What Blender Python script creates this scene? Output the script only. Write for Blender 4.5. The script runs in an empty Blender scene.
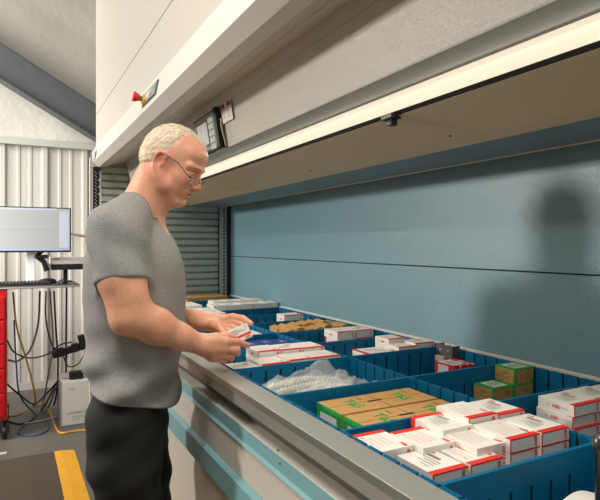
import bpy, bmesh, math, random
import numpy as np
from mathutils import Vector, Matrix
random.seed(7)
H = 1.37                      # height of the lens above the floor; heights below are written relative to it where marked
A28 = math.radians(28)
SC = bpy.context.scene
COL = SC.collection

# ------------------------------------------------------------------ helpers
def lin(c):
    r = []
    for v in c:
        v = v / 255.0
        r.append(v / 12.92 if v <= 0.04045 else ((v + 0.055) / 1.055) ** 2.4)
    return (r[0], r[1], r[2], 1.0)

MATS = {}
def mat(name, rgb, rough=0.5, metal=0.0, bump=None, vary=None, spec=None, emit=None, sss=None, coat=None):
    """bump=(scale,strength,distance) ; vary=(scale,amount) darkens/lightens by noise ; emit=(rgb,strength)"""
    m = bpy.data.materials.new(name); m.use_nodes = True
    nt = m.node_tree; b = nt.nodes['Principled BSDF']
    b.inputs['Base Color'].default_value = lin(rgb)
    b.inputs['Roughness'].default_value = rough
    b.inputs['Metallic'].default_value = metal
    if spec is not None: b.inputs['Specular IOR Level'].default_value = spec
    if coat: b.inputs['Coat Weight'].default_value = coat[0]; b.inputs['Coat Roughness'].default_value = coat[1]
    tc = nt.nodes.new('ShaderNodeTexCoord')
    if vary:
        n = nt.nodes.new('ShaderNodeTexNoise'); n.inputs['Scale'].default_value = vary[0]; n.inputs['Detail'].default_value = 5
        nt.links.new(tc.outputs['Object'], n.inputs['Vector'])
        mx = nt.nodes.new('ShaderNodeMix'); mx.data_type = 'RGBA'
        c = lin(rgb); a = vary[1]
        mx.inputs['A'].default_value = (c[0]*(1-a), c[1]*(1-a), c[2]*(1-a), 1)
        mx.inputs['B'].default_value = (min(1, c[0]*(1+a)), min(1, c[1]*(1+a)), min(1, c[2]*(1+a)), 1)
        nt.links.new(n.outputs['Fac'], mx.inputs['Factor'])
        nt.links.new(mx.outputs['Result'], b.inputs['Base Color'])
    if bump:
        n = nt.nodes.new('ShaderNodeTexNoise'); n.inputs['Scale'].default_value = bump[0]; n.inputs['Detail'].default_value = 3
        nt.links.new(tc.outputs['Object'], n.inputs['Vector'])
        bp = nt.nodes.new('ShaderNodeBump'); bp.inputs['Strength'].default_value = bump[1]; bp.inputs['Distance'].default_value = bump[2]
        nt.links.new(n.outputs['Fac'], bp.inputs['Height']); nt.links.new(bp.outputs['Normal'], b.inputs['Normal'])
    if emit:
        b.inputs['Emission Color'].default_value = lin(emit[0]); b.inputs['Emission Strength'].default_value = emit[1]
    if sss:
        b.inputs['Subsurface Weight'].default_value = sss; b.inputs['Subsurface Radius'].default_value = (0.012, 0.005, 0.003)
        b.inputs['Subsurface Scale'].default_value = 0.5
    MATS[name] = m
    return m

class MB:
    """collects simple solids into one mesh"""
    def __init__(self): self.v = []; self.f = []; self.m = []; self.sm = []
    def poly(self, vs, fs, mi=0, smooth=False):
        o = len(self.v); self.v += [tuple(p) for p in vs]
        for f in fs: self.f.append(tuple(o + i for i in f)); self.m.append(mi); self.sm.append(smooth)
        return self
    def box(self, x0, x1, y0, y1, z0, z1, mi=0, M=None):
        vs = [Vector(p) for p in ((x0,y0,z0),(x1,y0,z0),(x1,y1,z0),(x0,y1,z0),(x0,y0,z1),(x1,y0,z1),(x1,y1,z1),(x0,y1,z1))]
        if M: vs = [M @ p for p in vs]
        return self.poly(vs, [(3,2,1,0),(4,5,6,7),(0,1,5,4),(1,2,6,5),(2,3,7,6),(3,0,4,7)], mi)
    def prism(self, prof, y0, y1, mi=0):
        """profile polygon in (x, z), extruded along y"""
        n = len(prof)
        vs = [(p[0], y0, p[1]) for p in prof] + [(p[0], y1, p[1]) for p in prof]
        fs = [tuple(range(n)), tuple(range(2*n-1, n-1, -1))] + [(i, i+n, (i+1) % n + n, (i+1) % n) for i in range(n)]
        return self.poly(vs, fs, mi)
    def prism_axis(self, prof, a0, a1, M, mi=0):
        n = len(prof)
        vs = [M @ Vector((p[0], p[1], a0)) for p in prof] + [M @ Vector((p[0], p[1], a1)) for p in prof]
        fs = [tuple(range(n-1, -1, -1)), tuple(range(n, 2*n))] + [(i, (i+1) % n, (i+1) % n + n, i+n) for i in range(n)]
        return self.poly(vs, fs, mi)
    def tube(self, pts, r, seg=8, mi=0, smooth=True):
        pts = [Vector(p) for p in pts]; n = len(pts)
        rs = r if isinstance(r, (list, tuple)) else [r]*n
        vs = []; up = None
        for i, p in enumerate(pts):
            t = (pts[min(i+1, n-1)] - pts[max(i-1, 0)]).normalized()
            if up is None: up = Vector((0,0,1)) if abs(t.z) < .9 else Vector((1,0,0))
            a = t.cross(up)
            if a.length < 1e-5: a = t.cross(Vector((0,1,0)))
            a.normalize(); b = t.cross(a).normalized(); up = b.cross(t) if False else -b
            for k in range(seg):
                q = 2*math.pi*k/seg
                vs.append(p + (a*math.cos(q) + b*math.sin(q))*rs[i])
        fs = []
        for i in range(n-1):
            for k in range(seg):
                k2 = (k+1) % seg
                fs.append((i*seg+k, i*seg+k2, (i+1)*seg+k2, (i+1)*seg+k))
        self.poly(vs, fs, mi, smooth)
        self.poly(vs[:seg], [tuple(range(seg-1,-1,-1))], mi); self.poly(vs[-seg:], [tuple(range(seg))], mi)
        return self
    def lathe(self, prof, M=None, seg=20, mi=0, smooth=True):
        """profile (r, z) revolved about local z"""
        n = len(prof); vs = []
        for r, z in prof:
            for k in range(seg):
                q = 2*math.pi*k/seg; p = Vector((r*math.cos(q), r*math.sin(q), z)); vs.append(M @ p if M else p)
        fs = [(i*seg+k, i*seg+(k+1) % seg, (i+1)*seg+(k+1) % seg, (i+1)*seg+k) for i in range(n-1) for k in range(seg)]
        self.poly(vs, fs, mi, smooth)
        return self
    def geo(self, g, M, mi=0):
        return self.poly([M @ Vector(p) for p in g[0]], g[1], mi)
    def build(self, name, mats, parent=None, origin=None, recalc=True, bevel=None, merge=False):
        org = Vector(origin) if origin is not None else (LOC.get(parent, Vector((0,0,0))) if parent else Vector((0,0,0)))
        me = bpy.data.meshes.new(name)
        me.from_pydata([tuple(Vector(p) - org) for p in self.v], [], self.f)
        if not isinstance(mats, (list, tuple)): mats = [mats]
        for m in mats: me.materials.append(m)
        me.polygons.foreach_set('material_index', self.m); me.polygons.foreach_set('use_smooth', self.sm)
        if recalc or merge:
            bm = bmesh.new(); bm.from_mesh(me)
            if merge: bmesh.ops.remove_doubles(bm, verts=bm.verts, dist=1e-5)
            bmesh.ops.recalc_face_normals(bm, faces=bm.faces); bm.to_mesh(me); bm.free()
        me.update()
        o = bpy.data.objects.new(name, me); COL.objects.link(o)
        if parent: o.parent = parent; LOC[o] = org
        else: o.location = org; LOC[o] = org
        if bevel:
            bv = o.modifiers.new('bevel', 'BEVEL'); bv.width = bevel; bv.segments = 2; bv.limit_method = 'ANGLE'; bv.angle_limit = math.radians(50)
        return o
LOC = {}
def tag(o, label=None, cat=None, group=None, kind=None):
    if label: o['label'] = label
    if cat: o['category'] = cat
    if group: o['group'] = group
    if kind: o['kind'] = kind
    return o
def empty(name, loc, label=None, cat=None, group=None):
    o = bpy.data.objects.new(name, None); COL.objects.link(o); o.location = loc; o.empty_display_size = .05
    LOC[o] = Vector(loc); return tag(o, label, cat, group)
def struct(o): o['kind'] = 'structure'; return o

_TXT = {}
def text_geo(s, bold=0.0):
    """flat letters, cap height about 1, starting at the origin"""
    if (s, bold) in _TXT: return _TXT[(s, bold)]
    cu = bpy.data.curves.new('lettering', 'FONT'); cu.body = s; cu.size = 1.4; cu.offset = bold; cu.resolution_u = 3
    o = bpy.data.objects.new('lettering', cu); COL.objects.link(o)
    dg = bpy.context.evaluated_depsgraph_get(); me = bpy.data.meshes.new_from_object(o.evaluated_get(dg))
    g = ([tuple(v.co) for v in me.vertices], [tuple(p.vertices) for p in me.polygons])
    bpy.data.objects.remove(o); bpy.data.curves.remove(cu); bpy.data.meshes.remove(me)
    _TXT[(s, bold)] = g
    return g
def frame(o, x, y):
    """matrix with given origin, x axis, y axis"""
    x = Vector(x).normalized(); y = Vector(y).normalized(); z = x.cross(y)
    return Matrix(((x.x,y.x,z.x,o[0]),(x.y,y.y,z.y,o[1]),(x.z,y.z,z.z,o[2]),(0,0,0,1)))
def SCL(k): return Matrix.Diagonal((k, k, 1, 1))

# ------------------------------------------------------------------ camera
cam = bpy.data.cameras.new('camera'); co = bpy.data.objects.new('camera', cam); COL.objects.link(co)
co.location = (0, 0, H); co.rotation_euler = (math.radians(90), 0, -A28)
cam.lens = 545 * 36 / 600; cam.sensor_width = 36; cam.shift_y = -5.4 / 600; cam.clip_start = 0.02
SC.camera = co

# ------------------------------------------------------------------ materials
m_cream = mat('cream_powder_coat', (208, 201, 188), .42, bump=(900, .12, .001))
m_cream_tex = mat('cream_textured_paint', (204, 198, 187), .28, bump=(210, .8, .0022))
m_white_band = mat('off_white_paint', (228, 223, 213), .45)
m_tan = mat('beige_underside_paint', (214, 188, 148), .42, bump=(500, .25, .001))
m_grey_lip = mat('grey_paint', (186, 184, 172), .5)
m_greyblue = mat('grey_blue_paint', (118, 134, 138), .5)
m_wall_blue = mat('blue_textured_paint', (114, 152, 163), .28, bump=(210, .8, .0022), spec=.9)
m_trim = mat('pale_teal_paint', (128, 172, 176), .4, bump=(500, .2, .001))
m_galv = mat('galvanised_steel', (196, 194, 186), .36, .7, vary=(60, .06))
m_galv_rib = mat('galvanised_ribbed_sheet', (172, 178, 172), .45, .55, vary=(40, .06))
m_dark = mat('black_rubber', (18, 18, 18), .6)
m_darkmetal = mat('black_steel', (30, 31, 32), .5, .3)
m_slot = mat('slot_shade_black', (14, 16, 20), .8)  # black colour standing in for the shade inside slots and holes
m_blue = mat('tray_blue_paint', (0, 104, 144), .5, bump=(300, .1, .0008), spec=.25)
m_screw = mat('zinc_screw', (150, 146, 136), .4, .8)
m_strip = mat('strip_light_diffuser', (240, 226, 200), .35, emit=((255, 240, 214), .78))
m_card = mat('white_carton_board', (233, 229, 219), .55, bump=(200, .05, .0005))
m_red = mat('red_carton_print', (226, 46, 34), .5)
m_pink = mat('pale_red_print', (238, 178, 164), .55)
m_ink = mat('grey_print', (110, 108, 104), .6)
m_kraft = mat('kraft_cardboard', (190, 144, 84), .75, vary=(90, .08))
m_green = mat('green_carton_print', (28, 158, 66), .6)
m_label = mat('white_label', (232, 230, 224), .55)
m_navy = mat('navy_carton_print', (28, 52, 122), .45)
m_brownmetal = mat('brown_plastic', (86, 74, 66), .5)
# ------------------------------------------------------------------ the room
m_floor = mat('sealed_concrete', (96, 93, 87), .5, vary=(2.2, .22), bump=(30, .05, .002))
m_corr = mat('white_corrugated_steel', (206, 204, 196), .42, .1)
m_insul = mat('white_vinyl_insulation', (222, 219, 208), .38, bump=(7, .5, .03), vary=(1.5, .04))
m_beam = mat('grey_primed_steel', (98, 102, 104), .55, .2, vary=(9, .18))
WL = 5.8                                   # distance of the corrugated wall along the machine
mb = MB(); mb.box(-4.5, 3.6, -2.5, WL + .2, -.1, 0); struct(mb.build('floor', m_floor))
# corrugated wall: trapezoid ribs
pitch = .36; prof = []
x = -4.5
while x < 3.6:
    for dx, dy in ((0, 0), (.02, -.035), (.055, -.035), (.075, 0), (.15, 0), (.16, -.010), (.18, -.010), (.19, 0), (.25, 0), (.26, -.010), (.28, -.010), (.29, 0)):
        prof.append((x + .08 + dx, WL + dy))
    x += pitch
TRZ = H + .965
mb = MB(); vs = []; fs = []
for px, py in prof: vs += [(px, py, 0), (px, py, TRZ)]
for i in range(len(prof) - 1): fs.append((2*i, 2*i+2, 2*i+3, 2*i+1))
n0 = len(vs); mb.poly(vs, fs)
mb.poly([(p[0], WL + .12, p[1]) for p in ((prof[0][0], 0), (prof[-1][0], 0), (prof[-1][0], TRZ), (prof[0][0], TRZ))], [(0, 1, 2, 3)])
struct(mb.build('wall_far', m_corr, recalc=False))
# insulated wall above the trim
nx, nz = 40, 14; vs = []; fs = []
for i in range(nx + 1):
    for j in range(nz + 1):
        vs.append((-4.4 + 8*i/nx, WL - .01 + .018*math.sin(i*1.7 + j*.6) * math.sin(j*1.3), TRZ + .02 + 2.6*j/nz))
for i in range(nx):
    for j in range(nz): a = i*(nz+1) + j; fs.append((a, a+nz+1, a+nz+2, a+1))
struct(MB().poly(vs, fs, 0, True).poly([(-4.4, WL+.12, TRZ), (3.6, WL+.12, TRZ), (3.6, WL+.12, TRZ+2.62), (-4.4, WL+.12, TRZ+2.62)], [(0,1,2,3)]).build('wall_far_upper', m_insul, recalc=False))
mb = MB(); mb.box(-4.4, 3.6, WL - .09, WL - .02, TRZ - .03, TRZ + .03); struct(mb.build('trim_1', mat('wall_trim_paint', (196, 198, 190), .5)))
mb = MB(); mb.box(-4.4, 3.6, WL - .06, WL - .045, .0, .07); struct(mb.build('baseboard_far', m_corr))
# left wall of the hall, outside the picture
mb = MB(); mb.box(-4.6, -4.5, -2.5, WL, 0, 4.9); struct(mb.build('wall_left', mat('hall_wall_paint', (200, 196, 186), .7)))
# sloping steel beam in front of the insulated wall
def onl(px, py, l):
    t = math.tan(A28 + math.atan((px - 300) / 545)); d = l*t; dep = l*math.cos(A28) + d*math.sin(A28)
    return Vector((d, l, H + (244.6 - py)/545*dep))
L = 5.45
a, b = onl(-60, 5, L), onl(140, 135, L)
ux = (b - a).normalized(); uz = Vector((-ux.z, 0, ux.x)); a = a - ux*1.5; ln = (b - a).length + 1.2
M = Matrix(((ux.x, 0, uz.x, a.x), (0, 1, 0, a.y), (ux.z, 0, uz.z, a.z), (0, 0, 0, 1)))
bw = empty('steel_beam', a, 'grey steel I-beam sloping down across the white insulated wall', 'beam')
mb = MB(); mb.box(0, ln, .0, .012, -.27, -.0, M=M); mb.build('web', m_beam, bw)
mb = MB(); mb.box(0, ln, -.07, .08, -.282, -.27, M=M); mb.build('flange', m_beam, bw)
mb = MB(); mb.box(0, ln, -.03, .08, .0, .012, M=M); mb.build('flange', m_beam, bw)

# ------------------------------------------------------------------ the storage machine
Y0, Y1 = -.9, 3.75
mach = empty('vertical_lift_machine', (1.2, 1.5, 0), 'large cream and teal vertical lift storage machine with its open service bay', 'storage machine')
def P2(*pts): return [(p[0], H + p[1]) for p in pts]
def ext(name, pts, m, y0=Y0, y1=Y1, parent=None, bevel=.0015):
    return MB().prism(P2(*pts), y0, y1).build(name, m, parent or mach, bevel=bevel)
ext('front_cover', [(.492, .842), (.492, 2.5), (.56, 2.5), (.56, .842)], m_cream)
ext('front_cover', [(.492, .637), (.492, .838), (.56, .838), (.56, .637)], m_cream)
band = ext('hood_band', [(.49, .637), (.468, .529), (.505, .498), (.56, .508), (.56, .637)], m_white_band)
# soffit and the sloping inner panel
ext('soffit', [(.505, .498), (.62, .534), (.62, .55), (.505, .512)], m_cream)
ext('soffit', [(.62, .532), (.676, .549), (.676, .566), (.62, .548)], m_cream)
ext('inner_panel', [(.675, .553), (.6816, .513), (.70, .513), (.70, .56)], m_cream)
inner = ext('inner_panel', [(.6820, .5125), (.707, .3585), (.73, .3585), (.70, .5125)], m_cream_tex)
ext('hood_lip', [(.7064, .3575), (.802, .3575), (.802, .372), (.7064, .366)], m_grey_lip, bevel=.0006)
ext('strip_light', [(.802, .3585), (.85, .333), (.862, .345), (.81, .372)], m_strip, bevel=.002)
ext('light_channel', [(.85, .333), (.862, .325), (.872, .335), (.862, .345)], m_darkmetal)
ext('underside_panel', [(.862, .325), (.9915, .2943), (.991, .31), (.868, .34)], m_tan, bevel=.0008)
ext('underside_panel', [(.9905, .2946), (1.051, .2793), (1.097, .2690), (1.097, .285), (.991, .31)], m_tan, bevel=.0008)
ext('rear_underside', [(1.097, .2692), (1.330, .2687), (1.330, .285), (1.097, .285)], m_greyblue)
ext('edge_lip', [(1.324, .2665), (1.332, .2645), (1.332, .36), (1.328, .36), (1.324, .285)], m_tan)
ext('back_panel', [(1.40, .50), (1.40, -.0815), (1.43, -.0815), (1.43, .50)], m_wall_blue)
ext('back_panel', [(1.40, -.0855), (1.40, -.50), (1.43, -.50), (1.43, -.0855)], m_wall_blue)
ext('back_seam', [(1.408, -.08), (1.408, -.087), (1.425, -.087), (1.425, -.08)], m_dark, bevel=None)
ext('rear_edge_strip', [(1.391, -.360), (1.399, -.357), (1.399, -.372), (1.391, -.372)], m_cream)
# end caps, top and outer skin
mb = MB(); mb.box(.50, 2.3, Y1, Y1 + .02, 0, H + 2.5).box(.50, 2.3, Y0 - .02, Y0, 0, H + 2.5).box(2.28, 2.3, Y0, Y1, 0, H + 2.5).box(.49, 2.3, Y0, Y1, H + 2.5, H + 2.52)
mb.box(1.43, 2.28, Y0, Y1, H - .52, H - .5)
mb.build('outer_casing', m_cream, mach)
ext('void_lining', [(.735, .62), (1.425, .50), (1.425, .51), (.735, .63)], m_darkmetal, bevel=None)
# lower front: ledge, teal trims, cream panels
ext('ledge', [(0.5305, -0.4692), (.70, -0.4692), (.70, -.483), (0.5305, -0.4827)], m_cream, bevel=.001)
ext('front_trim', [(0.5291, -0.4706), (0.5291, -0.5059), (0.5224, -0.5125), (0.5414, -0.5125), (0.5414, -0.4836), (0.5302, -0.4836), (0.5302, -0.4706)], m_trim, bevel=.0005)
ext('front_panel', [(0.5300, -0.5134), (0.5300, -0.6062), (0.5442, -0.6062), (0.5442, -0.5134)], m_cream)
ext('front_trim', [(0.5300, -0.6067), (0.5164, -0.6161), (0.5164, -0.6786), (0.5300, -0.6876), (0.5565, -0.6876), (0.5565, -0.6067)], m_trim)
ext('front_panel', [(0.5423, -0.6876), (0.5423, -H), (0.5565, -H), (0.5565, -0.6876)], m_cream)
def dome(mb, o, n, r=.004, h=.0025, mi=0):
    n = Vector(n).normalized(); x = n.orthogonal().normalized(); M = frame(o, x, n.cross(x))
    mb.lathe([(r, 0), (r, h*.4), (r*.7, h*.85), (.0001, h)], M, 10, mi)
for l in [.25 + .42*i for i in range(8)]:
    mb = MB(); dome(mb, (0.5376, l + .03, H - 0.4692), (0, 0, 1)); mb.build('screw', m_screw, mach)
    mb = MB(); dome(mb, (0.5291, l, H - 0.4846), (-1, 0, 0)); mb.build('screw', m_screw, mach)
    mb = MB(); dome(mb, (0.5234, l + .1, H - 0.6114), (-.6, 0, .8)); mb.build('screw', m_screw, mach)
for l in (1.08, 1.838, .45, 2.6):
    mb = MB(); dome(mb, (1.02, l, H + .2865), (-.16, 0, -1), .006, .004); mb.build('screw', m_screw, mach)
# cable clip under the strip light
mb = MB(); mb.box(.84, .872, 1.095, 1.14, H + .318, H + .33).box(.85, .87, 1.108, 1.128, H + .303, H + .32); mb.build('cable_clip', m_dark, mach, bevel=.002)
# ribbed end wall of the bay (slats run front to back)
mb = MB(); z = -.52; prof = []
ly = 3.735
while z < .50:
    prof += [(ly + .012, z), (ly - .010, z + .001), (ly - .012, z + .003), (ly - .012, z + .034), (ly - .006, z + .0385), (ly + .012, z + .039)]; z += .047
vs = [(.52, p[0], H + p[1]) for p in prof] + [(1.325, p[0], H + p[1]) for p in prof]; n = len(prof)
mb.poly(vs, [(i, i+1, i+1+n, i+n) for i in range(n-1)])
mb.box(.52, 1.4, ly + .0135, ly + .0145, H - .55, H + .55)
ew = mb.build('end_wall', m_galv_rib, mach, recalc=False)
mb = MB()
for x, zz in ((.60, .42), (.63, .375), (1.05, .05), (1.2, .05), (1.24, .05), (1.1, -.12)): dome(mb, (x, ly - .012, H + zz), (0, -1, 0), .005, .003)
mb.build('screw_row', m_screw, mach)
# perforated corner post at the back of the bay and the front upright
def perforated(name, x0, x1, yf, z0, z1, xh, step, hw, hh, m, th=.004):
    mb = MB(); z = z0
    while z < z1:
        mb.box(x0, xh - hw, yf, yf + th, z, z + step).box(xh + hw, x1, yf, yf + th, z, z + step)
        mb.box(xh - hw, xh + hw, yf, yf + th, z, z + step - 2*hh); z += step
    return mb.build(name, m, mach, merge=True)
perforated('corner_post', 1.318, 1.372, 3.70, H - .52, H + .30, 1.352, .025, .007, .0065, m_galv_rib)
mb = MB(); mb.box(1.318, 1.40, 3.712, 3.73, H - .52, H + .30).box(1.374, 1.40, 3.69, 3.71, H - .52, H + .30); mb.build('post_backing', m_dark, mach)
for xh in (.483, .496):
    pass
mb = MB(); mb.box(.470, .507, 3.70, 3.73, 0, H + .50); mb.build('front_upright', m_darkmetal, mach)
mb = MB()
for k in range(48):
    mb.box(.478, .482, 3.694, 3.702, H + .46 - k*.022, H + .468 - k*.022).box(.487, .490, 3.694, 3.702, H + .452 - k*.022, H + .46 - k*.022)
mb.build('perforation_row', m_galv, mach)
mb = MB(); mb.box(.507, .519, 3.70, 3.725, 0, H + .475); mb.build('guide_rail', mat('bright_zinc', (206, 208, 200), .35, .7), mach)
mb = MB()
for k in range(14):
    if k % 4 != 3: dome(mb, (.507, 3.70, H + .415 - k*.045), (-.1, -1, 0), .008, .006)
mb.build('bolt_row', mat('white_nylon', (225, 225, 215), .4), mach)
mb = MB(); mb.box(.452, .462, 3.72, 3.76, 0, H + .56); mb.build('side_flange', m_cream, mach)
mb = MB(); mb.box(.4655, .4665, 3.60, 3.735, H + .535, H + .60, M=None); mb.build('band_sticker', mat('pale_sticker', (186, 192, 196), .5), mach)
# emergency stop and switch plate on the hood band
bx = Vector((0, -1, 0)); by = Vector((.022, 0, .108)).normalized(); bn = bx.cross(by)
if bn.x > 0: bn = -bn
M = frame((.479 , 2.128, H + .580), bx, by)
if (M.to_3x3() @ Vector((0,0,1))).x > 0: M = M @ Matrix.Diagonal((1, 1, -1, 1))
sp = MB().box(-.115, .115, -.029, .029, 0, .006, M=M).build('switch_plate', mat('dark_grey_plate', (70, 74, 72), .45), mach, bevel=.002)
mb = MB(); mb.box(-.106, .106, -.024, .024, .006, .0068, M=M); mb.build('plate_face', mat('grey_plate_face', (150, 154, 148), .45), sp)
mb = MB(); mb.lathe([(.0001, .006), (.022, .006), (.022, .010), (.019, .016), (.0001, .016)], M @ Matrix.Translation((-.080, -.004, 0)), 20); mb.build('stop_collar', mat('yellow_plastic', (240, 190, 30), .4), sp)
mb = MB(); mb.lathe([(.010, .016), (.010, .026), (.0001, .026)], M @ Matrix.Translation((-.080, -.004, 0)), 20); mb.build('stop_stem', mat('green_plastic', (70, 120, 40), .4), sp)
mb = MB(); mb.lathe([(.012, .026), (.014, .03), (.020, .046), (.019, .051), (.0001, .053)], M @ Matrix.Translation((-.080, -.004, 0)), 20); mb.build('stop_button', mat('red_plastic', (214, 34, 26), .35), sp)
mb = MB(); mb.lathe([(.013, .006), (.013, .011), (.0001, .011)], M @ Matrix.Translation((.03, 0, 0)), 16); mb.build('key_switch', mat('pale_pink_plastic', (214, 190, 178), .4), sp)
mb = MB(); mb.box(-.045, -.005, -.013, .013, .0068, .009, M=M); mb.build('name_plate', m_label, sp)
mb = MB(); mb.lathe([(.006, .006), (.006, .010), (.0001, .011)], M @ Matrix.Translation((.085, .010, 0)), 16); mb.build('pilot_lamp', mat('green_lamp', (110, 220, 140), .3), sp)
# control terminal on the sloping inner panel
pt, pb = Vector((.683, 0, H + .505)), Vector((.7065, 0, H + .363))
yy = (pt - pb).normalized(); M = frame(((pt.x + pb.x)/2 - .004, 2.05, (pt.z + pb.z)/2), (0, -1, 0), yy)
if (M.to_3x3() @ Vector((0,0,1))).x > 0: M = M @ Matrix.Diagonal((1, 1, -1, 1))
w, h = .14, .0715
ct = MB().box(-w, w, -h, h, -.004, .016, M=M).build('control_terminal', mat('terminal_frame', (58, 60, 58), .45), mach, bevel=.004)
MB().box(w - .02, w + .004, -h - .002, h + .004, .0, .022, M=M).build('side_bezel', m_dark, ct, bevel=.004)
MB().box(-w + .008, w - .026, -h + .008, h - .008, .016, .0175, M=M).build('front_plate', mat('terminal_plate', (146, 148, 140), .4), ct)
MB().box(-w + .03, .035, -h + .02, h - .022, .0175, .019, M=M).build('screen_border', mat('screen_border', (64, 66, 62), .4), ct)
MB().box(-w + .048, .03, -h + .03, h - .03, .019, .0195, M=M).build('screen', mat('screen_glass', (206, 204, 200), .25), ct)
for k in range(5):
    MB().box(.048, .105, .05 - k*.025 - .019, .05 - k*.025, .0175, .0205, M=M).build('key', mat('key_cap', (196, 198, 192), .4) if k == 0 else MATS['key_cap'], ct, bevel=.001)
mb = MB(); mb.tube([M @ Vector((w + .012, .03 - .02*i, .004 + .003*math.sin(i))) for i in range(6)], .004); mb.build('cable', mat('beige_cable', (200, 180, 140), .5), ct)
# warning sheet beside the terminal
MS = M @ Matrix.Translation((.195, .035, .002))
ws = MB().box(-.035, .066, -.028, .04, 0, .001, M=MS).build('warning_sticker', m_label, mach)
mb = MB(); mb.box(-.033, .005, .022, .038, .001, .0014, M=MS).box(.022, .063, .022, .038, .001, .0014, M=MS)
mb.build('sticker_header', mat('maroon_print', (150, 40, 30), .5), ws)
mb = MB()
for k in range(4):
    mb.box(-.033, -.001, .016 - k*.009, .018 - k*.009, .001, .0013, M=MS).box(.022, .05, .016 - k*.009, .018 - k*.009, .001, .0013, M=MS)
mb.build('sticker_text', m_ink, ws)
# ------------------------------------------------------------------ the tray with its dividers
RIM = H - .366; TF = H - .51
tray = empty('storage_tray', (.95, 1.9, TF), 'long blue divided storage tray with a galvanised front rail in the machine bay', 'tray')
TY0, TY1 = .08, 3.69
MB().box(.573, 1.395, TY0, TY1, TF - .012, TF).build('base', m_blue, tray)
ext('front_rail', [(.509, -.366), (.5205, -.391), (.5205, -.419), (.535, -.419), (.535, -.372), (.571, -.372), (.571, -.366)], m_galv, TY0, TY1, tray, bevel=.0024)
ext('rail_web', [(.536, -.372), (.536, -.43), (.569, -.4685), (.5725, -.4685), (.5725, -.372)], mat('dull_steel', (110, 108, 102), .5, .6), TY0, TY1, tray, bevel=None)
def wall_x(name, x0, x1, y, slots, top, depth, open_top):
    """divider running front to back; slots are cut through two skins down to a dark core"""
    mb = MB(); t = .0026; xs = [x0]
    for s in slots: xs += [s - .0035, s + .0035]
    xs.append(x1)
    for sgn in (-1, 1):
        ya, yb = (y + sgn*.0016, y + sgn*(.0016 + t)); ya, yb = min(ya, yb), max(ya, yb)
        for i in range(0, len(xs) - 1):
            if i % 2 == 0: mb.box(xs[i], xs[i+1], ya, yb, TF, RIM)
            else:
                mb.box(xs[i], xs[i+1], ya, yb, top, RIM)
                if depth: mb.box(xs[i], xs[i+1], ya, yb, TF, depth)
    mb.box(x0, x1, y - .0016, y + .0016, TF, RIM - .002, 1)  # added core sheet, black to give the shade behind the slots
    mb.box(x0, x1, y - .0018, y + .0018, RIM - .0025, RIM, 0)
    return mb.build(name, [m_blue, m_slot], tray)
def wall_y(name, x, y0, y1, slots, bot):
    mb = MB(); t = .0026; ys = [y0]
    for s in slots: ys += [s - .0035, s + .0035]
    ys.append(y1)
    for sgn in (-1, 1):
        xa, xb = sorted((x + sgn*.0016, x + sgn*(.0016 + t)))
        for i in range(len(ys) - 1):
            if i % 2 == 0: mb.box(xa, xb, ys[i], ys[i+1], TF, RIM)
            else: mb.box(xa, xb, ys[i], ys[i+1], TF, bot)
    mb.box(x - .0016, x + .0016, y0, y1, TF, RIM - .012, 1)
    return mb.build(name, [m_blue, m_slot], tray)
DIV = [.354, .634, .908, 1.19, 1.50, 1.76, 2.04, 2.34, 2.60, 2.87, 3.15, 3.43]
sl = [TY0 + .03 + .0475*i for i in range(76)]
XM, XB = .974, 1.386
wall_y('mid_wall', XM, TY0, TY1, sl, RIM - .075)
wall_y('rear_wall', XB, TY0, TY1, sl, RIM - .085)
wall_y('front_wall', .5755, TY0, TY1, sl, RIM - .085)
wall_x('end_wall', .575, XB, TY1 - .004, [.62 + .05*i for i in range(15)], RIM - .03, TF + .01, False)
for y in DIV:
    for a, b in ((.58, XM - .005), (XM + .005, XB - .005)):
        sls = [a + .05 + .0495*i for i in range(int((b - a - .06)/.0495))]
        d = wall_x('divider', a, b, y, sls, RIM - (.042 if y < 1.3 else .013), TF + .012, False)
    mb = MB(); mb.lathe([(.0042, -.0006), (.0042, .0006), (.0001, .0008)], Matrix.Translation((.594, y - .0043, RIM - .018)) @ Matrix.Rotation(math.radians(90), 4, 'X'), 12); mb.build('rivet_hole', m_slot, tray)
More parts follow.
